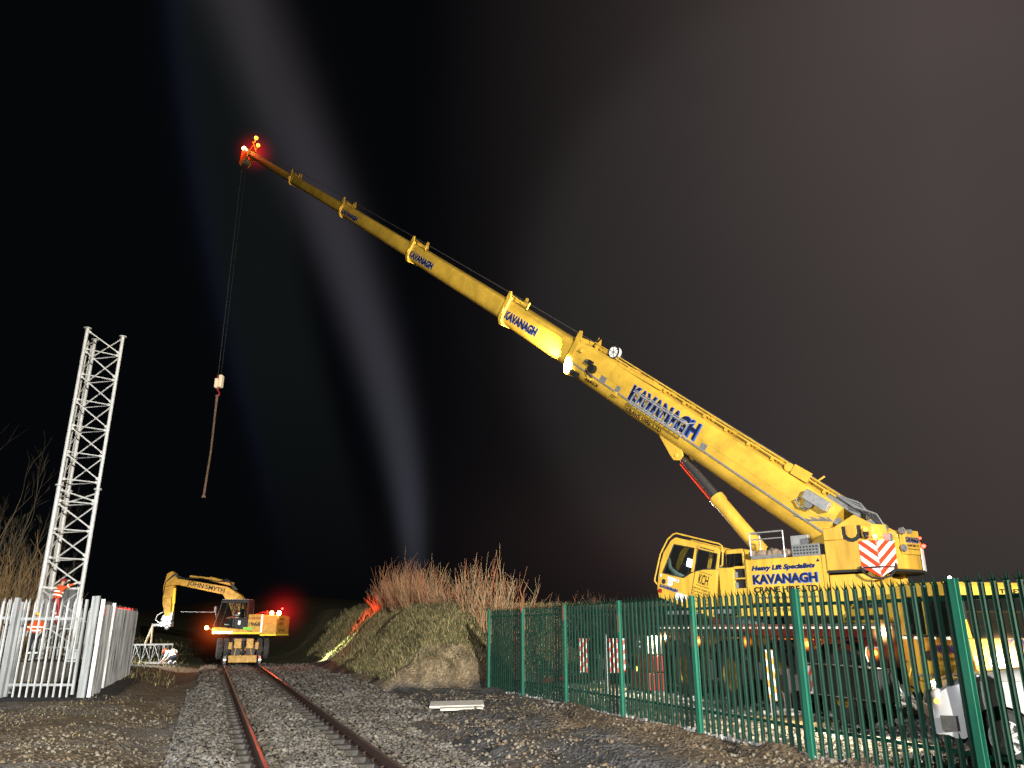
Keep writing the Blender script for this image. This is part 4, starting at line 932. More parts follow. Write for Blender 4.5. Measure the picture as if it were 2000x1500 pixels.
b.tube([(2.06, Y1-.02, .12), (2.16, Y1, .20), (2.17, Y1, .30), (2.15, Y1, 1.02), (2.0, Y1, 1.50), (1.84, Y1, 1.69), (1.74, Y1, 1.74), (.30, Y1, 1.77), (.20, Y1, 1.74), (.14, Y1, 1.62), (.07, Y1, 1.22), (.13, Y1-.02, 1.18)], .024, 8)
build(b, 'guard_rail', 'yellow', oc)
b = MB(S); b.prism([(-.03, 3.45), (-.62, 3.45), (-.62, 3.98), (-.54, 4.06), (-.03, 4.06)], .45, 1.05, 'y'); rc = build(b, 'rear_cab_module', 'yellow', oc, bevel=.04); 
b = MB(S); b.box((-.06, 1.052, 3.52), (-.55, 1.06, 3.93)); build(b, 'rear_window', 'cglass', oc, smooth=False)
b = MB(S); b.box((-.1, .5, 2.3), (1.9, 1.3, 2.42)); b.bar((.3, .9, 2.3), (1.9, .9, 2.95), .8, .08); build(b, 'cab_carrier', 'grey')
lp_ = point('cab_fill_light', CB @ Vector((1.25, 1.2, 1.0)), 22, (.9, 1, 1), .1, oc)  # unseen fill added to brighten the cab interior
# ------------------------------------------------------------------ boom
bx = (hV*.7965+UP*.6046).normalized(); bz_ = (hV*-.6046+UP*.7965).normalized()
BF = frame(S @ Vector((-3.0, 0, 4.87)), bx, nV, bz_)
def section(w, h):
    hw = w/2
    e = .14*h
    return [(-hw+e*1.3, h/2), (hw-e*1.3, h/2), (hw-e*.42, h/2-e*.34), (hw, h/2-e*1.25), (hw, -.14*h), (hw*.93, -.30*h), (hw*.72, -.43*h), (hw*.38, -.495*h), (-hw*.38, -.495*h), (-hw*.72, -.43*h), (-hw*.93, -.30*h), (-hw, -.14*h), (-hw, h/2-e*1.25), (-hw+e*.42, h/2-e*.34)]
def boomseg(name, t0, t1, c0, c1, w, h, mat='boomyel', parent=crane):
    b = MB(BF); P = section(w, h); n = len(P)
    vs = [(t0, y, z+c0) for y, z in P]+[(t1, y, z+c1) for y, z in P]
    b.add(vs, [tuple(range(n)), tuple(reversed(range(n, 2*n)))]+[(i, i+n, (i+1) % n+n, (i+1) % n) for i in range(n)])
    return build(b, name, mat, parent)
cz = lambda t: -.37+.029*min(t, 15)+.012*max(0, min(t-15, 14))
SEG = [(-.15, 11.3, 1.0, 1.34), (11.0, 16.0, .86, 1.08), (15.7, 24.6, .76, .90), (24.3, 33.2, .64, .74), (32.9, 41.6, .55, .58), (41.3, 50.4, .46, .48)]
segs = []
for i, (t0, t1, w, h) in enumerate(SEG):
    sg = boomseg('boom_section', t0, t1, cz(t0), cz(t1), w, h); segs.append(sg)
    if i == 0: sg['label'] = 'thick lowest boom section carrying the big blue lettering'
# seam lines, edge strip, lower bevel line on the base section
b = MB(BF); w, h = SEG[0][2], SEG[0][3]
for t0, t1, z in ((-1.0, 11.2, .04), ): b.add([(t0, w/2+.002, cz(t0)+z), (t1, w/2+.002, cz(t1)+z), (t1, w/2+.002, cz(t1)+z+.012), (t0, w/2+.002, cz(t0)+z+.012)], [(0, 1, 2, 3)])
build(b, 'weld_seam', 'rimy', segs[0], smooth=False)
b = MB(BF); b.bar((-.9, w/2+.012, cz(-1)-.20), (11.2, w/2+.012, cz(11.2)-.20), .02, .05, bz_); build(b, 'edge_strip', 'grey', segs[0])
# dirt specks / stickers
for t, z, s_ in ((9.35, -.18, .17), (8.53, -.20, .11), (4.45, -.33, .13)):
    b = MB(BF); b.box((t-s_, w/2+.001, z-.11), (t+s_*.8, w/2+.012, z+.10)); build(b, 'reflector_panel', 'grey', segs[0], bevel=.004)
BT = lambda t, y, z: frame(BF @ Vector((t, y, z)), -bx, bz_, nV)
kavanagh(BT(7.95, w/2+.004, -.33), 3.08, .56, segs[0], .055)
text('TEREX', frame(BF @ Vector((10.1, w/2-.012, -.56)), -bx, bz_, nV), .75, .13, 'ink', segs[0], .02, 0, .05); text('CRANE HIRE LTD', frame(BF @ Vector((7.8, w/2-.02, -.70)), -bx, bz_, nV), 1.7, .14, 'ink', segs[0], .02, 0, .05)
for i, (tt, ww, hh, si) in enumerate(((15.78, 2.2, .36, 1), (24.45, 2.3, .32, 2), (33.0, 2.1, .26, 3))): kavanagh(BT(tt, SEG[si][2]/2+.004, cz(tt)-hh*.75), ww, hh, segs[si], .018)
# collars with ears and guide rods
for i, (t0, t1, w_, h_) in enumerate(SEG[:5]):
    t = t1; c_ = cz(t); hw = w_/2+.09; hh = h_/2+.10; b = MB(BF)
    o = [(-hw, hh), (hw, hh), (hw, -.2*hh), (hw*.9, -.62*hh), (hw*.6, -.95*hh), (-hw*.6, -.95*hh), (-hw*.9, -.62*hh), (-hw, -.2*hh)]
    k_ = .80; inn = [(y*k_, z*k_) for y, z in o]; n = 8; vs = []
    for tx in (t-.16, t+.05):
        vs += [(tx, y, z+c_) for y, z in o]+[(tx, y, z+c_) for y, z in inn]
    fs = []
    for j in range(n):
        j2 = (j+1) % n
        fs += [(j, j2, n+j2, n+j), (2*n+j, 3*n+j, 3*n+j2, 2*n+j2), (j, 2*n+j, 2*n+j2, j2), (n+j, n+j2, 3*n+j2, 3*n+j)]
    b.add(vs, fs)
    for sg_ in (-1, 1): b.prism([(t-.22, c_+hh-.1), (t+.08, c_+hh-.1), (t+.04, c_+hh+.22), (t-.06, c_+hh+.22)], sg_*hw*.95-.03, sg_*hw*.95+.03, 'y'); b.box((t-.12, sg_*(hw+.002), c_-.1), (t+.0, sg_*(hw+.05), c_+.12))
    build(b, 'collar', 'boomyel', segs[i])
    if i:
        b = MB(BF); b.tube([(t-.05, hw*.9, c_+hh+.10), (t-1.35, hw*.9, c_+hh+.03)], .028, 6); b.tube([(t-1.35, hw*.9, c_+h_/2-.02), (t-1.35, hw*.9, c_+hh+.18)], .028, 6); build(b, 'guide_rod', 'boomyel', segs[i])
# top walkway rails and details on the base section
b = MB(BF); tp = lambda t: cz(t)+SEG[0][3]/2
for yy, zz, r in ((.30, .10, .03), (.36, .20, .022), (-.3, .12, .03), (.12, .16, .035)): b.tube([(.2, yy, tp(.2)+zz), (10.6, yy, tp(10.6)+zz)], r, 6)
for k in range(12): t = .5+k*.9; b.box((t, -.34, tp(t)-.001), (t+.06, .38, tp(t)+.12))
b.box((7.0, .2, tp(7)-.0), (10.8, .42, tp(10)+.02)); build(b, 'top_rail', 'boomyel', segs[0])
b = MB(BF); t = 9.55; b.tube([(t, .22, tp(t)+.26), (t, .40, tp(t)+.26)], .22, 20); dr = build(b, 'cable_drum', 'white', segs[0])
b = MB(BF); b.ring((t, .30, tp(t)+.26), (0, 1, 0), [(.2, .12), (.25, .12), (.25, .10)], 20); b.bar((t-.7, .2, tp(t)+.05), (t+.3, .2, tp(t)+.55), .05, .05); b.bar((t+.3, .2, tp(t)+.55), (t+1.0, .2, tp(t)+.50), .05, .05); b.bar((t+1.0, .2, tp(t)+.5), (t+1.2, .2, tp(t)+.05), .05, .05); b.bar((t-.9, .15, tp(t)+.1), (t-.2, .15, tp(t)+.14), .1, .08)
for k in range(6): a_ = k*math.pi/3; b.bar((t, .405, tp(t)+.26), (t+.2*math.cos(a_), .405, tp(t)+.26+.2*math.sin(a_)), .012, .02, (0, 1, 0))
build(b, 'drum_frame', 'dark', dr)
b = MB(BF); t = 9.95; b.tube([(t, .50, -.06), (t, .68, -.06)], .16, 16); b.tube([(t+.18, .5, .02), (t+.42, .66, .1)], .06, 8); b.box((t+.12, .5, .02), (t+.34, .64, .18)); b.tube([(t-.1, .62, -.2), (t-.2, .62, -.34), (t+.1, .6, -.3), (t+.25, .58, -.22)], .02, 6); build(b, 'hose_reel', 'dark', segs[0])
b = MB(BF); b.box((t+.3, .5, .0), (t+.5, .6, .14)); build(b, 'junction_box', 'alu', segs[0])
b = MB(BF); t = 10.62; b.box((t-.12, .44, -.66), (t+.05, .66, -.46)); b.tube([(t+.05, .60, -.56), (t+.16, .60, -.56)], [.08, .12], 12); bl = build(b, 'boom_spotlight', 'dark', segs[0])
b = MB(BF); b.ring((t+.165, .60, -.56), (1, 0, 0), [(0, .001), (.10, .001)], 14); build(b, 'lens', 'Ewhite', bl)
spot('boom_light', BF @ Vector((t+.20, .66, -.52)), BF @ Vector((26, .25, .10)), 13000, (1, .82, .5), 100, .8, .05, bl)
# small aluminium stowed ladder against the base section
b = MB(BF); w = SEG[0][2]/2
for z0 in (.04, -.36): b.bar((7.75, w+.13, z0-.0), (5.25, w+.16, z0-.03), .05, .05, bz_); b.bar((7.75, w+.07, z0+.06), (5.3, w+.10, z0+.03), .03, .03, bz_)
for k in range(12): t = 7.7-k*.222; b.bar((t, w+.13, -.43), (t-.03, w+.13, .0), .05, .028, (0, 1, 0)); b.bar((t+.06, w+.08, -.40), (t-.03, w+.08, .02), .03, .02, (0, 1, 0))
b.bar((5.3, w+.16, .0), (5.05, w+.1, .18), .03, .03); build(b, 'stowed_ladder', 'alu', segs[0])
for t, z in ((9.9, -.40), (8.5, -.40), (10.9, .30)):
    b = MB(BF); b.prism([(t-.12, z-.05), (t+.12, z-.05), (t+.06, z+.08), (t-.04, z+.10)], w, w+.09, 'y'); build(b, 'bracket', 'boomyel', segs[0], bevel=.01)
# boom foot clutter
b = MB(BF); b.box((.1, w+.0, -.05), (.85, w+.22, .22)); build(b, 'valve_box', 'alu', segs[0], bevel=.01)
b = MB(BF); b.tube([(.95, w+.02, -.12), (1.0, w+.12, -.2), (.8, w+.12, -.3), (.55, w+.1, -.25)], .03, 6); b.tube([(.6, w+.14, -.1), (.6, w+.19, -.1)], .12, 14)
for k in range(9): b.tube([(.4-.1*k, .1+.05*k, tp(0)+.12), (-.2-.1*k, .1+.05*k, tp(0)+.22+.05*math.sin(k)), (-1.0-.06*k, .05+.05*k, tp(0)+.0)], .022, 5)
b.box((-.6, -.3, tp(0)-.05), (.4, .35, tp(0)+.07)); build(b, 'hydraulic_hoses', 'grey', segs[0])
b = MB(BF); b.box((1.05, .35, tp(1)), (1.6, .45, tp(1)+.30)); b.tube([(.9, .3, tp(1)+.1), (.75, .3, tp(1)+.4)], .03); b.tube([(1.75, .2, tp(1)+.12), (1.75, .4, tp(1)+.12)], .13, 14); build(b, 'rope_guide', 'boomyel', segs[0], bevel=.01)
# lift cylinder with bracket
pivB = Vector((5.28, 0, -1.06)); wp_ = BF @ pivB; foot = S @ Vector((-1.55, 0, 2.85))
for y in (-.30, .30):
    b = MB(BF); b.prism([(6.5, -.55), (6.15, -.85), (5.5, -1.16), (5.28, -1.24), (5.08, -1.14), (5.05, -.95), (5.3, -.7), (4.7, -.62)], y-.035, y+.035, 'y'); b.ring((5.28, y+.036, -1.06), (0, 1, 0), [(0, .02), (.06, .02), (.09, 0)], 14); build(b, 'lift_bracket', 'boomyel', segs[0], bevel=.01)
dcyl = (wp_-foot).normalized(); Lc = (wp_-foot).length
b = MB(); b.tube([foot, foot+dcyl*(Lc-1.95)], .215, 24); b.tube([foot+dcyl*(Lc-2.05), foot+dcyl*(Lc-1.85)], .245, 24); lc = build(b, 'lift_cylinder', 'yellow')
b = MB(); b.tube([foot+dcyl*(Lc-1.9), wp_], .155, 20); b.tube([wp_-nV*.28, wp_+nV*.28], .13, 14); build(b, 'piston_rod', 'chrome', lc)
b = MB(); q_ = dcyl.cross(nV).normalized(); b.tube([foot+dcyl*(Lc-1.9)-q_*.19+nV*.05, wp_-q_*.19-dcyl*.15+nV*.05], .022, 6); build(b, 'sensor_rod', 'redr', lc)
# boom head
tt = 50.4; c_ = cz(tt); b = MB(BF)
for y in (-.3, .3): b.prism([(tt-.3, c_-.24), (tt+.1, c_+.28), (tt+.75, c_+.25), (tt+1.0, c_-.15), (tt+.7, c_-1.0), (tt+.35, c_-1.05), (tt+.1, c_-.5)], y-.03, y+.03, 'y')
bh = build(b, 'boom_head', 'boomyel')
b = MB(BF)
for (a_, z_) in ((tt+.55, c_-.7), (tt+.7, c_-.02)):
    for y in (-.18, -.06, .06, .18): b.ring((a_, y, z_), (0, 1, 0), [(.06, -.04), (.24, -.045), (.20, 0), (.24, .045), (.06, .04)], 18)
    b.tube([(a_, -.34, z_), (a_, .34, z_)], .05, 8)
build(b, 'sheaves', 'grey', bh)
b = MB(BF); b.bar((tt+.5, .0, c_+.2), (tt+.2, .0, c_+.95), .05, .05); b.bar((tt-.8, .0, c_+.35), (tt+.6, .0, c_+.9), .05, .05); b.tube([(tt+.2, 0, c_+.9), (tt+.2, 0, c_+1.15)], .05); b.tube([(tt-.7, 0, c_+.3), (tt-.7, 0, c_+.75)], .05); build(b, 'lamp_mast', 'orange', bh)
for (a_, y_, z_, m_, r_, cc, pw) in ((tt+1.08, .25, c_+.15, 'Ereda', .16, (1, .05, .03), 120), (tt+.25, 0, c_+1.25, 'Eamber', .15, (1, .45, .1), 60), (tt-.65, 0, c_+.85, 'Eamber', .14, (1, .45, .1), 50)):
    p = BF @ Vector((a_, y_, z_)); l = lampbulb(p, m_, bh, r_, 'warning_lamp'); point('warning_glow', p+nV*.35, pw, cc, .1, l)
# ropes
W = lambda t, y, z: BF @ Vector((t, y, z))
b = MB(); b.tube([S @ Vector((-3.9, 0, 4.76)), W(1.75, .3, tp(1)+.25)], .013, 5); b.tube([W(1.75, .3, tp(1)+.25), W(9, .2, tp(9)+.2), W(16, .1, cz(16)+.75), W(24.6, .1, cz(24)+.70), W(33.2, 0, cz(33)+.66), W(41.6, 0, cz(41)+.62), W(50.9, 0, c_+.24)], .016, 5)
hx = BF @ Vector((tt+.62, 0, c_-.95)); hookz = 18.4
b.tube([hx+Vector((-.10, 0, .25)), Vector((hx.x+.02, hx.y, hookz))], .013, 5); b.tube([hx+Vector((.16, .05, .25)), Vector((hx.x+.22, hx.y, hookz))], .008, 5); build(b, 'hoist_rope', 'rope')
Hk = Vector((hx.x+.12, hx.y, 0)); b = MB()
b.box((Hk.x-.22, Hk.y-.22, 17.55), (Hk.x-.03, Hk.y+.22, 18.2)); b.box((Hk.x+.03, Hk.y-.22, 17.6), (Hk.x+.26, Hk.y+.22, 18.45)); hb = build(b, 'hook_block', em('hook_white_glow', (.8, .68, .5), .28), bevel=.04)  # hook block colour glows faintly to look lit
b = MB(); b.tube([Hk+UP*18.15-Vector((.12, 0, 0)), Hk+UP*18.5-Vector((.12, 0, 0))], .05); b.tube([Hk+UP*17.6, Hk+UP*17.35], .07, 8); b.tube([Hk+UP*17.35+Vector((.0, 0, 0)), Hk+UP*17.2+Vector((.14, 0, 0)), Hk+UP*17.0+Vector((.10, 0, 0)), Hk+UP*16.92+Vector((-.03, 0, 0)), Hk+UP*17.02+Vector((-.12, 0, 0))], .055, 8); build(b, 'hook', 'red', hb)
sl_ = thing('sling', (Hk.x, Hk.y, 10), 'long dark brown lifting sling hanging straight down from the crane hook', 'sling')
b = MB(); b.tube([Hk+UP*17.05, Hk+UP*16.2, Hk+UP*13.2+Vector((.03, 0, 0)), Hk+UP*10.2+Vector((-.08, 0, 0))], [.09, .075, .065, .08], 10); b.tube([Hk+UP*16.5+Vector((.06, -.05, 0)), Hk+UP*10.25+Vector((.0, -.06, 0))], .035, 6); b.build('strap', pm('sling_web', (.20, .13, .09), .8, ns=4, na=.4), sl_, smooth=True)
b = MB(); b.tube([Hk+UP*10.2+Vector((-.08, 0, 0)), Hk+UP*10.05+Vector((-.08, 0, 0))], [.10, .14], 10); b.build('sling_end', 'tarp', sl_)
# ------------------------------------------------------------------ road-rail excavator
EO = Vector((-14.2, 42.7, .0)); E = frame(EO, (-1, 0, 0), (0, -1, 0)); s0, q0 = to_track(EO.x, EO.y)
exc = thing('road_rail_excavator', EO, 'orange-yellow road-rail excavator standing on the rails with its arm reaching left', 'excavator')
def xb(b, name, mat, parent=exc, smooth=True, bevel=0.): return b.build(name, mat, parent, smooth=smooth, bevel=bevel)
U = frame(track(s0, 0), TQ, TD)          # undercarriage: x across, y along the track
b = MB(U); b.box((-.58, -1.5, .55), (.58, 1.5, 1.15)); b.box((-1.0, -1.0, .75), (1.0, -.75, 1.0)); b.box((-1.0, .75, .75), (1.0, 1.0, 1.0)); b.ring((0, 0, 1.15), (0, 0, 1), [(0, 0), (.6, 0), (.6, .30), (0, .30)], 24); xb(b, 'undercarriage', 'dark', bevel=.02)
b = MB(U)
b.box((-.46, -1.75, .95), (-.12, -1.52, 1.42)); b.box((.12, -1.75, .95), (.46, -1.52, 1.42)); b.box((-.68, -1.8, .28), (.68, -1.62, .62)); b.box((-.72, -1.7, .9), (-.55, -1.5, 1.25)); b.box((.55, -1.7, .9), (.72, -1.5, 1.25))
for x in (-.42, -.1, .1, .42): b.bar((x, -1.70, .6), (x*.8, -1.66, 1.0), .05, .05)
xb(b, 'rail_guidance_frame', 'exyel', bevel=.015)
b = MB(U); b.tube([(-.15, -1.78, 1.3), (.15, -1.8, 1.15), (-.1, -1.82, .95), (.15, -1.82, .8)], .02, 5); b.tube([(0, -1.72, .6), (0, -1.70, 1.3)], .07, 8); b.ball((0, -1.8, .75), .14, 8, 6); xb(b, 'hydraulic_hoses', 'dark')
for sy in (-1, 1):
    for sx in (-1, 1):
        for o_ in (.80, 1.13): wheel(U @ Vector((sx*o_, sy*.95, .93)), TQ*sx, exc, .49, .28, 'tyre', 'exyel', 6)
        b = MB(U); b.ring((sx*.835, sy*1.62, .40), (sx, 0, 0), [(0, -.06), (.24, -.06), (.24, -.04), (.205, -.035), (.205, .06), (0, .06)], 20); xb(b, 'rail_wheel', 'alu')
b = MB(E); b.prism([(1.25, 1.62), (1.25, 1.96), (.9, 1.99), (-1.25, 1.80), (-1.25, 1.62)], -1.18, 1.20, 'y'); b.box((-1.27, -1.18, 1.72), (-.56, 1.2, 2.62)); b.box((-2.05, -1.17, 1.62), (-1.27, 1.17, 2.58)); b.box((.0, -1.18, 1.97), (-.56, -.1, 2.5)); up_ = xb(b, 'upper_body', 'exyel', bevel=.05)
b = MB(E); b.box((-2.06, -1.19, 1.56), (-1.24, 1.19, 1.64)); b.box((-1.24, -1.2, 1.66), (.2, 1.215, 1.72)); xb(b, 'yellow_skirt', pm('bright_yellow', (.95, .75, .03), .5), up_)
for q0, q1, q2, q3 in ((-1.25, -1.33, 1.72, 2.6), (.15, 1.2, 1.66, 1.78)): b = MB(E); b.box((q0, 1.202, q2), (q1, 1.21, q3)); xb(b, 'reflective_strip', 'refl', up_, smooth=False)
b = MB(E); b.box((-.35, 1.202, 1.84), (-.85, 1.208, 1.98)); xb(b, 'green_decal', pm('lime_decal', (.2, .5, .05), .5), up_, smooth=False)
b = MB(E); b.box((-1.05, -.9, 2.60), (-1.95, .2, 2.74)); b.tube([(-1.3, .5, 2.6), (-1.3, .5, 2.82)], .06); b.tube([(-.8, .8, 2.62), (-1.2, .8, 2.74), (-1.6, .8, 2.66)], .03, 6); xb(b, 'engine_cover', 'red', up_, bevel=.03)
XT = lambda x, y, z: frame(E @ Vector((x, y, z)), (1, 0, 0), UP, (0, -1, 0))
text('968', XT(-.72, 1.206, 2.02), .52, .20, 'ink', up_, .03); text('SUPERRAILER', XT(-.58, 1.206, 2.36), .64, .10, 'red', up_, .02); b = MB(E)
for i in range(3): b.box((-.60, 1.203, 2.03+i*.07), (-.70, 1.207, 2.06+i*.07))
xb(b, 'decal_lines', 'ink', up_, smooth=False)
RF = lambda y, z: frame(E @ Vector((-2.055, y, z)), (0, 1, 0), UP, (1, 0, 0))
text('JOHN', RF(.75, 2.28), .9, .16, 'red', up_, .03); text('SMYTH', RF(.75, 2.08), .9, .14, 'red', up_, .03); text('Ph. 01-84', RF(.8, 1.76), 1.1, .14, 'ink', up_, .02)
# cab
b = MB(E); y0, y1 = .22, 1.18
def frm(y0, y1):
    b.prism([(1.22, 1.80), (1.22, 1.95), (-.56, 1.95), (-.56, 1.80)], y0, y1, 'y')
    b.prism([(.93, 3.18), (.93, 3.30), (-.50, 3.34), (-.50, 3.18)], y0, y1, 'y')
    b.prism([(1.22, 1.951), (1.15, 1.951), (.86, 3.179), (.93, 3.179)], y0, y1, 'y'); b.prism([(-.56, 1.951), (-.46, 1.951), (-.43, 3.179), (-.50, 3.179)], y0, y1, 'y'); b.prism([(.22, 1.951), (.15, 1.951), (.15, 3.179), (.22, 3.179)], y0, y1, 'y'); b.prism([(.149, 2.40), (-.45, 2.40), (-.45, 2.45), (.149, 2.45)], y0, y1, 'y')
frm(y0, y0+.05); frm(y1-.05, y1); b.box((.93, y0+.051, 3.22), (-.5, y1-.051, 3.33)); b.box((1.2, y0+.051, 1.81), (-.55, y1-.051, 1.9)); b.bar((-.48, y0+.05, 2.6), (-.48, y1-.05, 2.6), .04, 1.3)
ec = xb(b, 'cab', 'dark', bevel=.012)
b = MB(E); b.box((.14, y1-.03, 1.96), (-.44, y1-.024, 2.39)); xb(b, 'door_panel', 'dark', ec); b = MB(E); b.box((-.18, y1-.02, 2.10), (-.05, y1-.012, 2.30)); b.box((-.10, y1-.02, 2.62), (.0, y1-.012, 2.70)); xb(b, 'sticker', 'white', ec)
b = MB(E); b.box((.21, y1-.02, 1.97), (1.05, y1-.015, 2.3)); b.prism([(.86, 3.17), (.23, 3.17), (.23, 2.3), (1.08, 2.3)], y1-.02, y1-.015, 'y'); b.box((.14, y1-.02, 2.46), (-.44, y1-.015, 3.17)); xb(b, 'window', 'glass', ec)
b = MB(E); b.box((.0, .5, 1.95), (.5, .9, 2.25)); b.box((-.1, .5, 2.2), (.02, .9, 2.9)); xb(b, 'seat', 'dark', ec)
b = MB(E); b.tube([(1.1, 1.2, 2.5), (1.2, 1.25, 2.9), (1.15, 1.25, 3.0)], .015); b.box((1.12, 1.18, 2.72), (1.2, 1.32, 3.0)); b.box((-.45, .3, 3.34), (.9, 1.1, 3.37)); xb(b, 'mirror', 'grey', ec)
# boom (text side towards the camera)
yb = -.25
b = MB(E); b.prism([(-.15, 2.0), (.35, 2.0), (.95, 3.1), (1.35, 3.66), (3.85, 4.16), (4.05, 4.32), (4.0, 4.46), (3.7, 4.46), (1.15, 4.06), (.35, 3.60), (.25, 3.45)], yb-.20, yb+.20, 'y'); bm1 = xb(b, 'boom', 'exyel', bevel=.02)
text('JOHN SMYTH', frame(E @ Vector((3.35, yb+.204, 4.10)), Vector((.978, 0, -.21)).normalized(), Vector((.21, 0, .978)).normalized(), (0, -1, 0)), 2.1, .30, 'ink', bm1, .02)
b = MB(E); b.tube([(.9, yb, 4.18), (2.2, yb, 4.50)], .11, 12); b.tube([(2.2, yb, 4.50), (3.3, yb, 4.62)], .055, 8); xb(b, 'stick_cylinder', 'exyel', bm1)
b = MB(E)
for k in range(5): b.tube([(.6+k*.05, yb+.1, 3.9), (1.0+.05*k, yb+.18, 4.30+.04*k), (1.7, yb+.16-.03*k, 4.34), (2.6, yb+.15-.03*k, 4.5), (3.6, yb+.1, 4.5), (4.1, yb+.16, 4.75-.03*k), (4.5, yb+.2, 4.3), (4.55, yb+.18, 3.6)], .022, 5)
xb(b, 'hydraulic_hoses', 'dark', bm1)
b = MB(E); b.prism([(3.75, 4.15), (4.05, 4.15), (4.62, 4.05), (4.50, 4.75), (4.25, 4.88), (4.05, 4.74)], yb-.17, yb+.17, 'y'); b.prism([(4.05, 4.14), (4.62, 4.04), (4.55, 3.2), (4.35, 2.55), (4.05, 2.55), (4.12, 3.4)], yb-.14, yb+.14, 'y'); st = xb(b, 'stick', 'exyel', bevel=.02)
b = MB(E); b.tube([(4.05, yb+.02, 4.0), (4.0, yb+.02, 3.2)], .085, 12); b.tube([(4.0, yb, 3.2), (4.0, yb, 2.6)], .045, 8); xb(b, 'bucket_cylinder', pm('bright_yellow2', (.9, .6, .03), .45), st)
b = MB(E); b.prism([(4.45, 2.6), (3.95, 2.75), (3.95, 2.35), (4.3, 2.2), (4.55, 2.35)], yb-.12, yb+.12, 'y'); b.box((3.95, yb-.2, 2.0), (4.5, yb+.2, 2.28)); b.tube([(4.4, yb+.2, 2.1), (4.75, yb+.25, 2.35), (4.7, yb+.2, 2.6), (4.45, yb+.15, 2.75)], .035, 6); b.box((4.5, yb-.06, 2.02), (5.0, yb+.06, 2.16)); b.ball((4.12, yb+.2, 1.98), .13, 8, 6); xb(b, 'quick_hitch', 'alu', st, bevel=.01)
sg = thing('lifting_sling', E @ Vector((4.95, yb, 1)), 'pale webbing slings hanging from the excavator arm to the lying mast section', 'sling')
b = MB(E); b.bar((4.95, yb, 2.1), (5.28, yb, 1.0), .05, .16, (0, 1, 0)); b.bar((4.97, yb, 2.1), (4.92, yb, .9), .05, .12, (0, 1, 0)); b.bar((4.96, yb, 2.1), (5.1, yb, 1.5), .04, .10, (0, 1, 0)); b.build('strap', pm('sling_pale', (.62, .55, .38), .8), sg)
b = MB(E); b.bar((1.25, 1.1, 2.72), (3.0, 1.1, 2.74), .02, .02); b.bar((1.25, 1.1, 1.85), (1.48, 1.2, 1.92), .03, .03); xb(b, 'lamp_bracket', 'grey')
p = E @ Vector((1.52, 1.22, 1.95)); l = lampbulb(p, em('amber_hot', (1, .42, .08), 40), exc, .10, 'amber_beacon'); point('amber_glow', p+Vector((-.15, -.2, 0)), 110, (1, .32, .04), .1, l)
for dx, m_ in ((-1.70, em('beacon_hot', (1, .40, .08), 30)), (-2.08, em('white_hot', (1, .8, .5), 40))):
    p = E @ Vector((dx, 1.0, 2.68)); l = lampbulb(p, m_, exc, .11, 'rear_lamp'); point('red_glow', p+Vector((0, -.2, .15)), 110, (1, .06, .03), .1, l)
# lamps thrown on the bank, fence and gates
p = E @ Vector((-2.2, .9, 2.9)); rlb = lampbulb(p, 'Ered', exc, .05, 'beam_lamp')
base_ = track(s0-8.5, 3.6); 
pq = p+Vector((.12, -.1, .05)); spot('white_beam', pq, track(34.8, 5.1, .75), 30000, (.85, 1, .5), 36, .9, .03, rlb, (.42, 1, 1))
spot('red_beam', pq, track(37.3, 7.9, 2.45), 20000, (1, .09, .02), 25, 1., .03, rlb, (.8, 1, 1))
spot('red_fan', p+UP*1.5, fence_pt(2.6)+UP*2.14, 16000, (1, .02, .01), 42, .4, .03, rlb, (1, .022, 1))
spot('red_fan_left', pq, Vector((-13.7, 27.4, 2.50)), 9000, (1, .02, .01), 34, .4, .03, rlb, (1, .025, 1))
halo(E @ Vector((-1.95, -.2, 2.75)), 2.5, halomat('red_halo', (1, .01, .015), .7, 6.), None)  # lamp glare drawn in as glowing balls, from here down
halo(E @ Vector((1.8, -.6, 1.85)), 2.4, halomat('amber_halo', (1, .11, .01), .7, 6.), None)
halo(BF @ Vector((51.5, -.6, cz(50)+.25)), 2.4, halomat('tip_halo', (1, .01, .02), .9, 5.), None)
amb_ = halomat('amber_lamp_halo', (1, .22, .02), 75., 4.)
for q_ in ((1.23, -.1, 1.57), (3.78, -.1, 1.59), (6.27, -.1, 1.58), (8.39, -.1, 1.45), (10.78, -.1, 1.08)): halo(Cc @ Vector(q_), .22, amb_, None)
warm_ = halomat('lamp_halo', (1, .50, .18), 85., 4.)
for q_, r_ in (((X1+.30, .33, 1.37), .60), ((8.82, -.14, 1.83), .30), ((-.93, -.14, 1.66), .26)): halo(Cc @ Vector(q_), r_, warm_, None)
for o in list(scene.objects):
    if o.name.startswith('glow_ball'): tag(o, kind='structure')
# ------------------------------------------------------------------ white car
CN = Vector((-.93, .37, 0)).normalized(); CS = Vector((-CN.y, CN.x, 0)); # heading left along the fence; CS to its left (towards the fence)
CO = Vector((6.45, 11.19, .30)); K = frame(CO, CN, CS)
car = thing('parked_car', CO, 'small white van-like car with a silver wheel parked behind the fence in the right corner', 'car')
b = MB(K)
TOPP = [(-3.42, .95), (-3.38, 1.30), (-3.15, 1.64), (-2.6, 1.70), (-1.75, 1.68), (-1.4, 1.60), (-.85, 1.16), (-.70, 1.12), (-.2, 1.07), (.3, 1.00), (.55, .93), (.68, .84), (.74, .72), (.755, .60)]
def lerp_(P, x):
    for (a, u), (c_, v) in zip(P, P[1:]):
        if a <= x <= c_: return u+(v-u)*(x-a)/(c_-a)
    return P[0][1] if x < P[0][0] else P[-1][1]
st = sorted(set([p[0] for p in TOPP]+[round(-.37+.074*i, 3) for i in range(11)]+[round(-2.42+.074*i, 3) for i in range(11)]+[-1.1, -.6, -1.9, -2.9, .45, .62]))
secs = []
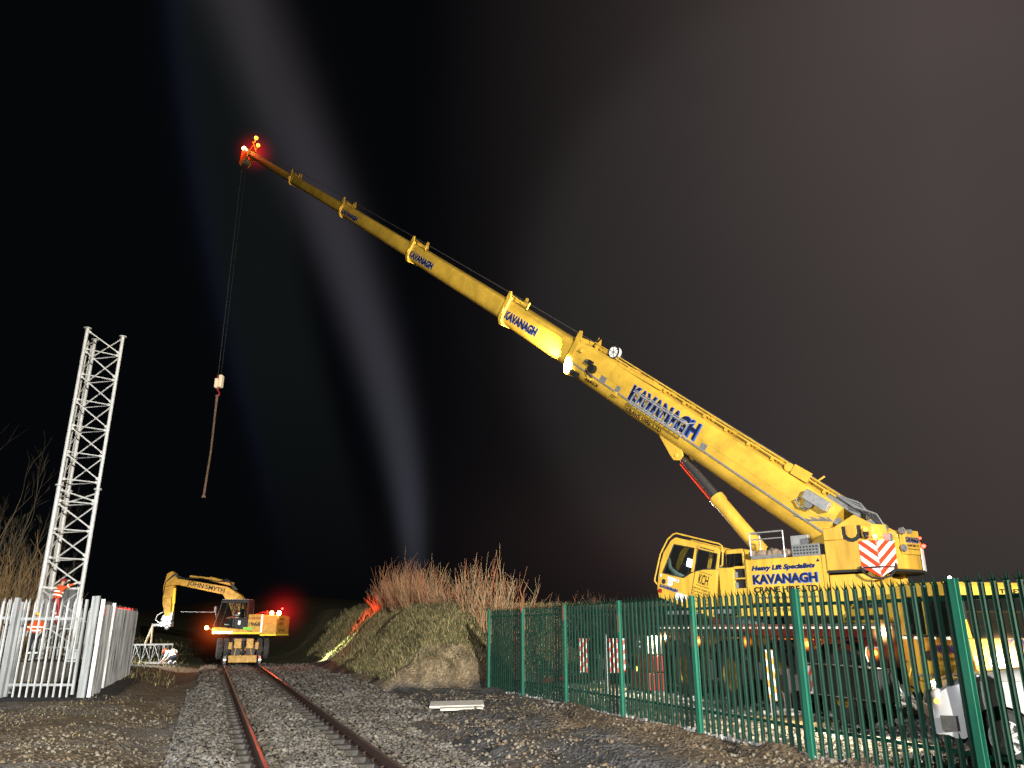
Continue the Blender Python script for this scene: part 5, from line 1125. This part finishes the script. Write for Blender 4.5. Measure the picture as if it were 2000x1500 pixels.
for x in st:
    zb = .27
    for cx in (0, -2.05):
        d_ = abs(x-cx)
        if d_ < .372: zb = max(zb, .31+math.sqrt(max(0, .372**2-d_**2))*.97)
    if x > .6: zb = .30
    zt = lerp_(TOPP, x); zs = min(zt-.05, .97); zs = max(zs, zb+.04); pinch = 1 if x < .3 else 1-.25*((x-.3)/.46)**2.2
    cab = max(0, min(1, (zt-1.15)/.4)); yt = .66-.06*cab
    secs.append([(x, .79*pinch, zb), (x, .825*pinch, zb+.45*(zs-zb)), (x, .80*pinch, zs), (x, (.74*(1-cab)+.70*cab)*pinch, zs+.35*(zt-zs)), (x, yt*pinch, zt-.01), (x, .3, zt+.015), (x, 0, zt+.02)])
for sgn in (1, -1):
    k_ = len(secs[0]); b.add([(x, y*sgn, z) for sc_ in secs for x, y, z in sc_], [(i*k_+j, i*k_+j+1, (i+1)*k_+j+1, (i+1)*k_+j) for i in range(len(secs)-1) for j in range(k_-1)]+[tuple(range(k_))+tuple()])
b.add([(.755, -.62, .31), (.755, .62, .31), (.755, .62, .60), (.755, -.62, .60)], [(0, 1, 2, 3)])
cb_ = b.build('body', 'carw', car, smooth=True)
b = MB(K); b.box((.50, .802, .36), (.70, .806, .54)); b.box((.735, -.6, .44), (.765, .6, .60)); b.box((-2.9, -.60, .2), (.55, .60, .62)); b.box((-.72, .825, .4), (-.71, .832, 1.05)); b.box((-.1-.3, .80, .96), (.35, .806, .966)); b.build('trim', 'black', cb_)
b = MB(K); b.prism([(-.98, 1.20), (-1.42, 1.56), (-2.3, 1.60), (-2.3, 1.14)], .72, .735, 'y'); b.build('window', 'cglass', cb_)
b = MB(K); b.add([(-.86, -.62, 1.185), (-.86, .62, 1.185), (-1.40, .58, 1.605), (-1.40, -.58, 1.605)], [(0, 1, 2, 3)]); b.build('windscreen', 'cglass', cb_)
b = MB(K); b.ball((.67, .60, .77), .11, 12, 8, (.75, .9, .8)); b.build('headlight', pm('headlight_glass', (.6, .6, .6), .15, .4), cb_, smooth='all'); b = MB(K); b.ball((.70, .68, .70), .035, 8, 6); b.build('indicator', 'Eamber', cb_, smooth='all')
for x in (-.0, -2.05):
    for sgn in (-1, 1):
        t_ = wheel(K @ Vector((x, sgn*.715, .31)), CS*sgn, car, .315, .19, 'black', 'alu', 5)
c_ = K @ Vector((0, .812, .31)); b = MB(); 
for i in range(9): t = i*2*math.pi/9; d = CN*math.cos(t)+UP*math.sin(t); b.bar(c_+d*.05, c_+d*.185, .035, .02, CS)
b.ring(c_, CS, [(.175, -.02), (.185, .012), (.20, .012), (.205, -.02)], 24); b.ring(c_, CS, [(0, .018), (.05, .016), (.055, 0)], 14); b.build('hub_cap', 'alu', car, smooth=True)
# ------------------------------------------------------------------ people
def person(loc, face, J, label, cols, helmet=None, name='person', hats=True):
    """J: joint positions (x right, y forward, z up); one skinned surface coloured by nearest bone"""
    f = Vector(face).normalized(); F = frame(loc, Vector((f.y, -f.x, 0)), f); root = thing(name, loc, label, 'person')
    bones = [('pelvis', 'spine'), ('spine', 'chest'), ('chest', 'neck'), ('neck', 'head'), ('head', 'crown'), ('chest', 'shL'), ('shL', 'elL'), ('elL', 'wrL'), ('chest', 'shR'), ('shR', 'elR'), ('elR', 'wrR'), ('pelvis', 'hpL'), ('hpL', 'knL'), ('knL', 'anL'), ('anL', 'toL'), ('pelvis', 'hpR'), ('hpR', 'knR'), ('knR', 'anR'), ('anR', 'toR')]
    rad = dict(pelvis=.15, spine=.135, chest=.16, neck=.06, head=.085, crown=.075, sh=.075, el=.055, wr=.04, hp=.10, kn=.075, an=.055, to=.045)
    names = list(J); P = [Vector(J[n_]) for n_ in names]; rd = [rad.get(n_, rad.get(n_[:2], .05)) for n_ in names]; E_ = [(names.index(a), names.index(c)) for a, c in bones]
    for sd_, wn in (('L', 'wrL'), ('R', 'wrR')):
        w = Vector(J[wn]); e = Vector(J['el'+sd_]); d = (w-e).normalized(); u = d.orthogonal().normalized(); v = d.cross(u)
        P.append(w+d*.075); rd.append(.032); names.append('palm'+sd_); pi_ = len(P)-1; E_.append((names.index(wn), pi_))
        for k_, (off, ln) in enumerate(((-.03, .07), (-.01, .085), (.01, .08), (.028, .065))):
            P.append(P[pi_]+d*.03+v*off+u*0); rd.append(.010); names.append('f'+sd_); E_.append((pi_, len(P)-1)); P.append(P[-1]+d*ln*.9-u*.02); rd.append(.009); names.append('f'+sd_); E_.append((len(P)-2, len(P)-1))
        P.append(w+d*.04+v*.06); rd.append(.011); names.append('f'+sd_); E_.append((names.index(wn), len(P)-1))
    me = bpy.data.meshes.new('p'); me.from_pydata([tuple(p) for p in P], E_, []); ob = bpy.data.objects.new('p', me); COL.objects.link(ob)
    sk = ob.modifiers.new('s', 'SKIN'); sk.use_smooth_shade = True; sk.branch_smoothing = .4
    for i, r in enumerate(rd): me.skin_vertices[0].data[i].radius = (r, r)
    me.skin_vertices[0].data[0].use_root = True
    ss = ob.modifiers.new('u', 'SUBSURF'); ss.levels = 1; ss.render_levels = 1
    dg = bpy.context.evaluated_depsgraph_get(); m2_ = bpy.data.meshes.new_from_object(ob.evaluated_get(dg)); bpy.data.objects.remove(ob)
    grp = {'h': 0, 'n': 0, 'c': 0}
    def cls(c):
        bi = min(range(len(P)), key=lambda i: (P[i]-c).length-rd[i]); nm = names[bi]
        if nm in ('head', 'crown', 'neck'): return 0
        if nm[:2] in ('hp', 'kn', 'an') or nm == 'pelvis': return 2
        if nm[:2] == 'to': return 4
        if nm[:4] == 'palm' or nm[0] == 'f' or nm[:2] == 'wr': return 3
        return 1
    b = MB(F); b.add([v.co for v in m2_.vertices], []); 
    for p in m2_.polygons: b.f.append(tuple(p.vertices)); b.mi.append(cls(p.center))
    hd = Vector(J['head']); cr = Vector(J['crown']); upd = (cr-hd).normalized(); fw = Vector((0, 1, 0)); fw = (fw-upd*fw.dot(upd)).normalized() if abs(upd.y) < .95 else Vector((0, 0, -1)); rt = fw.cross(upd)
    b.m = 0; b.add([hd+fw*.085+upd*.05, hd+fw*.085-upd*.005+rt*.015, hd+fw*.085-upd*.005-rt*.015, hd+fw*.115], [(0, 1, 3), (1, 2, 3), (2, 0, 3)])
    for s_ in (-1, 1): b.ball(hd+rt*.088*s_+upd*.02, .025, 6, 5, (.5, .8, 1.2))
    b.m = 4
    for s_ in (-1, 1): b.ball(hd+fw*.083+rt*.032*s_+upd*.045, .010, 6, 4)
    b.add([hd+fw*.086-upd*.035+rt*.025, hd+fw*.086-upd*.035-rt*.025, hd+fw*.084-upd*.045], [(0, 1, 2)])
    bd = b.build('body', cols, root, smooth='all')
    if helmet:
        b = MB(F); b.ring(hd+upd*.045, upd, [(.14, .0), (.118, .01), (.112, .06), (.08, .105), (.0, .12)], 18); b.add([hd+upd*.045+fw*.10+rt*.09, hd+upd*.045+fw*.10-rt*.09, hd+upd*.035+fw*.18-rt*.05, hd+upd*.035+fw*.18+rt*.05], [(0, 1, 2, 3)]); b.build('helmet', helmet, root, smooth=True)
    # reflective bands round torso and shins
    b = MB(F); sp = Vector(J['spine']); ch = Vector(J['chest']); ax = (ch-sp).normalized()
    for t in (.0, .55): b.ring(sp.lerp(ch, t), ax, [(.172, -.025), (.176, 0), (.172, .025)], 16)
    for s_ in 'LR':
        k = Vector(J['kn'+s_]); a = Vector(J['an'+s_]); b.ring(k.lerp(a, .45), (a-k).normalized(), [(.085, -.025), (.088, 0), (.082, .025)], 12)
        b.ring(Vector(J['el'+s_]).lerp(Vector(J['sh'+s_]), .3), (Vector(J['sh'+s_])-Vector(J['el'+s_])).normalized(), [(.075, -.02), (.077, 0), (.075, .02)], 10)
    b.build('reflective_band', 'refl', root, smooth=True)
    return root
stand = dict(pelvis=(0, 0, .95), spine=(0, 0, 1.12), chest=(0, .01, 1.36), neck=(0, .01, 1.52), head=(0, .03, 1.62), crown=(0, .02, 1.72), shL=(-.19, 0, 1.42), elL=(-.26, .03, 1.15), wrL=(-.22, .20, 1.0), shR=(.19, 0, 1.42), elR=(.27, .03, 1.15), wrR=(.22, .22, 1.02), hpL=(-.10, 0, .90), knL=(-.12, .03, .50), anL=(-.12, 0, .10), toL=(-.13, .15, .05), hpR=(.10, 0, .90), knR=(.12, .02, .50), anR=(.12, -.02, .10), toR=(.13, .13, .05))
climb = dict(pelvis=(0, 0, .95), spine=(0, .0, 1.12), chest=(0, .06, 1.36), neck=(.02, .10, 1.52), head=(.03, .14, 1.62), crown=(.03, .14, 1.72), shL=(-.18, .07, 1.42), elL=(-.30, .28, 1.50), wrL=(-.22, .48, 1.66), shR=(.20, .07, 1.42), elR=(.42, .16, 1.52), wrR=(.66, .22, 1.60), hpL=(-.10, 0, .90), knL=(-.14, .22, .62), anL=(-.13, .12, .22), toL=(-.13, .27, .18), hpR=(.10, 0, .90), knR=(.14, .08, .50), anR=(.14, .03, .09), toR=(.14, .18, .05))
bend = dict(pelvis=(0, -.10, .62), spine=(0, .05, .72), chest=(0, .28, .80), neck=(0, .42, .82), head=(0, .53, .80), crown=(0, .62, .83), shL=(-.18, .32, .80), elL=(-.22, .42, .54), wrL=(-.15, .58, .36), shR=(.18, .32, .80), elR=(.22, .42, .54), wrR=(.15, .60, .38), hpL=(-.11, -.10, .58), knL=(-.16, .26, .50), anL=(-.14, .02, .10), toL=(-.15, .17, .05), hpR=(.11, -.10, .58), knR=(.18, .24, .40), anR=(.15, -.12, .10), toR=(.15, .03, .05))
sit = dict(pelvis=(0, 0, .50), spine=(0, -.02, .66), chest=(0, 0, .90), neck=(0, .02, 1.05), head=(0, .05, 1.14), crown=(0, .04, 1.24), shL=(-.18, 0, .96), elL=(-.25, .08, .72), wrL=(-.2, .30, .68), shR=(.18, 0, .96), elR=(.25, .08, .72), wrR=(.2, .30, .68), hpL=(-.10, .02, .48), knL=(-.13, .42, .50), anL=(-.13, .48, .12), toL=(-.13, .62, .06), hpR=(.10, .02, .48), knR=(.13, .42, .50), anR=(.13, .48, .12), toR=(.13, .62, .06))
oc_ = ['skin', 'hiviz', 'red', 'glove', 'navyc']
person((-17.85, 31.25, 2.02), (.35, 1, 0), climb, 'person in red and orange work clothes and a red helmet climbing inside the lattice mast', ['skin', 'hiviz', 'red', 'glove', 'navyc'], 'red')
b = MB(); b.box((-18.3, 31.05, 1.94), (-17.5, 31.75, 2.02)); b.box((-18.35, 31.25, 1.86), (-17.45, 31.33, 1.938)); b.build('step_plate', 'galvd', mast)
person((-18.15, 30.75, .72), (.2, -1, 0), stand, 'person in orange high-visibility clothes standing on the foundation behind the front gate', ['skin', 'hiviz', 'navyc', 'glove', 'navyc'], pm('yellow_helmet', (.85, .6, .03), .4))
person((-17.05, 41.2, ground_z(-17.05, 41.2)), (-1, .15, 0), bend, 'person in a white jacket bent over the end of the lying mast section', ['skin', 'glove', 'navyc', 'skin', 'navyc'], 'hiviz')
person(E @ Vector((.22, .70, 1.78)), (-1, 0, 0), sit, 'person in orange clothes seated at the controls inside the excavator cab', ['skin', 'hiviz', 'navyc', 'skin', 'navyc'], None)
# ------------------------------------------------------------------ lights
spot('site_floodlight', (13, -22, 9.0), (-5.5, 26, 1.6), 185000, (1, .93, .80), 62, .85, .35)
spot('track_floodlight', (-9, -7.0, 5), (-3, 26, 0), 30000, (.96, .98, 1), 70, .6, .3)
spot('compound_floodlight', (4.2, 30.5, 4.6), (3.6, 21, 0), 500, (1, .93, .82), 120, .6, .2)
spot('crew_light', (-18.5, 38.5, 1.8), (-16.5, 43, .0), 1300, (.95, 1, .95), 110, .6, .1)
sd_ = bpy.data.lights.new('night_fill', 'SUN'); sd_.energy = .01; sd_.angle = R(.5); sd_.color = (.7, .8, 1); so = bpy.data.objects.new('night_fill', sd_); COL.objects.link(so); so.rotation_euler = (R(50), 0, R(-30))  # faint unseen sun lamp added as fill
# ------------------------------------------------------------------ night sky, hazy glow and light beams painted into its colour
w = bpy.data.worlds.new('World'); scene.world = w; w.use_nodes = True; nt = w.node_tree; nt.nodes.clear()
N = nt.nodes.new; L = nt.links.new
out = N('ShaderNodeOutputWorld'); bg = N('ShaderNodeBackground'); bg.inputs[1].default_value = 1
sky = N('ShaderNodeTexSky'); sky.sky_type = 'NISHITA'; sky.sun_disc = False; sky.sun_elevation = R(-12); sky.sun_rotation = R(200)
tc = N('ShaderNodeTexCoord'); sx = N('ShaderNodeSeparateXYZ'); L(tc.outputs['Generated'], sx.inputs[0])
def mth(op, a, b_=None, c=None):
    m = N('ShaderNodeMath'); m.operation = op
    for i, v in enumerate((a, b_, c)):
        if v is None: continue
        if isinstance(v, (int, float)): m.inputs[i].default_value = v
        else: L(v, m.inputs[i])
    return m.outputs[0]
az = mth('MULTIPLY', mth('ARCTAN2', sx.outputs[0], sx.outputs[1]), 57.2958); el = mth('MULTIPLY', mth('ARCSINE', sx.outputs[2]), 57.2958)
def beam(a0, a1, a2, w0, w1, amp, sharp=2.):
    cen = mth('ADD', a0, mth('ADD', mth('MULTIPLY', el, a1), mth('MULTIPLY', mth('MULTIPLY', el, el), a2)))
    wd = mth('ADD', w0, mth('MULTIPLY', el, w1)); d = mth('DIVIDE', mth('SUBTRACT', az, cen), wd)
    g = mth('EXPONENT', mth('MULTIPLY', mth('POWER', mth('ABSOLUTE', d), sharp), -1.)); return mth('MULTIPLY', g, amp)
def scale(v, col):
    c = N('ShaderNodeVectorMath'); c.operation = 'SCALE'; c.inputs[0].default_value = col; L(v, c.inputs['Scale']); return c.outputs[0]
def vadd(a, b_):
    c = N('ShaderNodeVectorMath'); c.operation = 'ADD'; L(a, c.inputs[0]); L(b_, c.inputs[1]); return c.outputs[0]
fade = mth('MULTIPLY', mth('SMOOTH_MIN', mth('MULTIPLY', mth('SUBTRACT', el, 2.), .06), 1., .2), 1.)
fade = mth('MAXIMUM', fade, 0.)
nz_ = N('ShaderNodeTexNoise'); nz_.inputs['Scale'].default_value = 2.2; nz_.inputs['Detail'].default_value = 3; L(tc.outputs['Generated'], nz_.inputs['Vector']); cl = mth('ADD', mth('MULTIPLY', nz_.outputs['Fac'], .7), .65)
b1 = mth('MULTIPLY', beam(-6.9, 0., -.0096, 0.55, .068, .030, 2.2), mth('MULTIPLY', mth('MAXIMUM', mth('MINIMUM', mth('MULTIPLY', mth('ADD', el, 1.), .12), 1.), 0.), mth('MULTIPLY', cl, mth('SUBTRACT', 1.15, mth('MULTIPLY', el, .009))))); b2 = mth('MULTIPLY', beam(-11.3, -.35, 0., 2.9, .02, .0048, 6.), fade); b3 = mth('MULTIPLY', beam(-14.4, -.36, 0., .6, .015, .0042, 2.), fade)
vd = N('ShaderNodeVectorMath'); vd.operation = 'DOT_PRODUCT'; L(tc.outputs['Generated'], vd.inputs[0]); vd.inputs[1].default_value = Vector((.395, .875, .36)).normalized()
ang = mth('MULTIPLY', mth('ARCCOSINE', vd.outputs['Value']), 57.2958); disc = mth('DIVIDE', 1., mth('ADD', 1., mth('EXPONENT', mth('MULTIPLY', mth('SUBTRACT', ang, 22.), 1.1))))
hz = mth('MAXIMUM', mth('MULTIPLY', mth('ADD', az, 9.), 1/42.), 0.); hz = mth('MINIMUM', hz, 1.); hz = mth('MULTIPLY', mth('POWER', hz, 1.5), mth('ADD', .45, mth('MULTIPLY', mth('MINIMUM', mth('MAXIMUM', el, 0.), 36.), .016)))
hz = mth('MULTIPLY', hz, cl); lowg = mth('MULTIPLY', mth('EXPONENT', mth('MULTIPLY', mth('POWER', mth('DIVIDE', mth('SUBTRACT', el, 6.), 5.), 2.), -1.)), mth('EXPONENT', mth('MULTIPLY', mth('POWER', mth('DIVIDE', mth('SUBTRACT', az, 14.), 14.), 2.), -1.)))
basec = N('ShaderNodeVectorMath'); basec.inputs[0].default_value = (.0016, .0019, .0026); basec.inputs[1].default_value = (0, 0, 0)
skys = N('ShaderNodeVectorMath'); skys.operation = 'SCALE'; L(sky.outputs[0], skys.inputs[0]); skys.inputs['Scale'].default_value = .05
v = vadd(basec.outputs[0], skys.outputs[0]); bt = mth('MULTIPLY', b1, mth('MULTIPLY', mth('MAXIMUM', el, 0.), .024)); bb_ = mth('SUBTRACT', b1, bt); v = vadd(v, scale(bt, (1.05, .88, 1.0))); v = vadd(v, scale(bb_, (.80, .92, 1.22))); v = vadd(v, scale(b2, (.75, 1, .95))); v = vadd(v, scale(b3, (.25, .4, 1.1))); v = vadd(v, scale(mth('MULTIPLY', disc, .0105), (1, .93, .92))); v = vadd(v, scale(hz, (.061, .046, .043))); v = vadd(v, scale(mth('MULTIPLY', lowg, .012), (1, .5, .42)))
L(v, bg.inputs[0]); L(bg.outputs[0], out.inputs[0])
# ------------------------------------------------------------------ camera
cd = bpy.data.cameras.new('camera'); cd.lens = 27; cd.sensor_width = 36; cd.clip_end = 3000; cd.clip_start = .05
cam = bpy.data.objects.new('camera', cd); COL.objects.link(cam); cam.location = (0, 0, 1.9); cam.rotation_euler = (math.pi/2+math.atan(478/1500), 0, 0); scene.camera = cam
vs_ = scene.view_settings; vs_.view_transform = 'Standard'; vs_.look = 'None'; vs_.exposure = 0; vs_.gamma = 1
scene.cycles.use_denoising = True; scene.cycles.sample_clamp_indirect = 3; scene.cycles.max_bounces = 5; scene.cycles.transparent_max_bounces = 12; scene.cycles.volume_step_rate = 2; scene.cycles.volume_bounces = 0
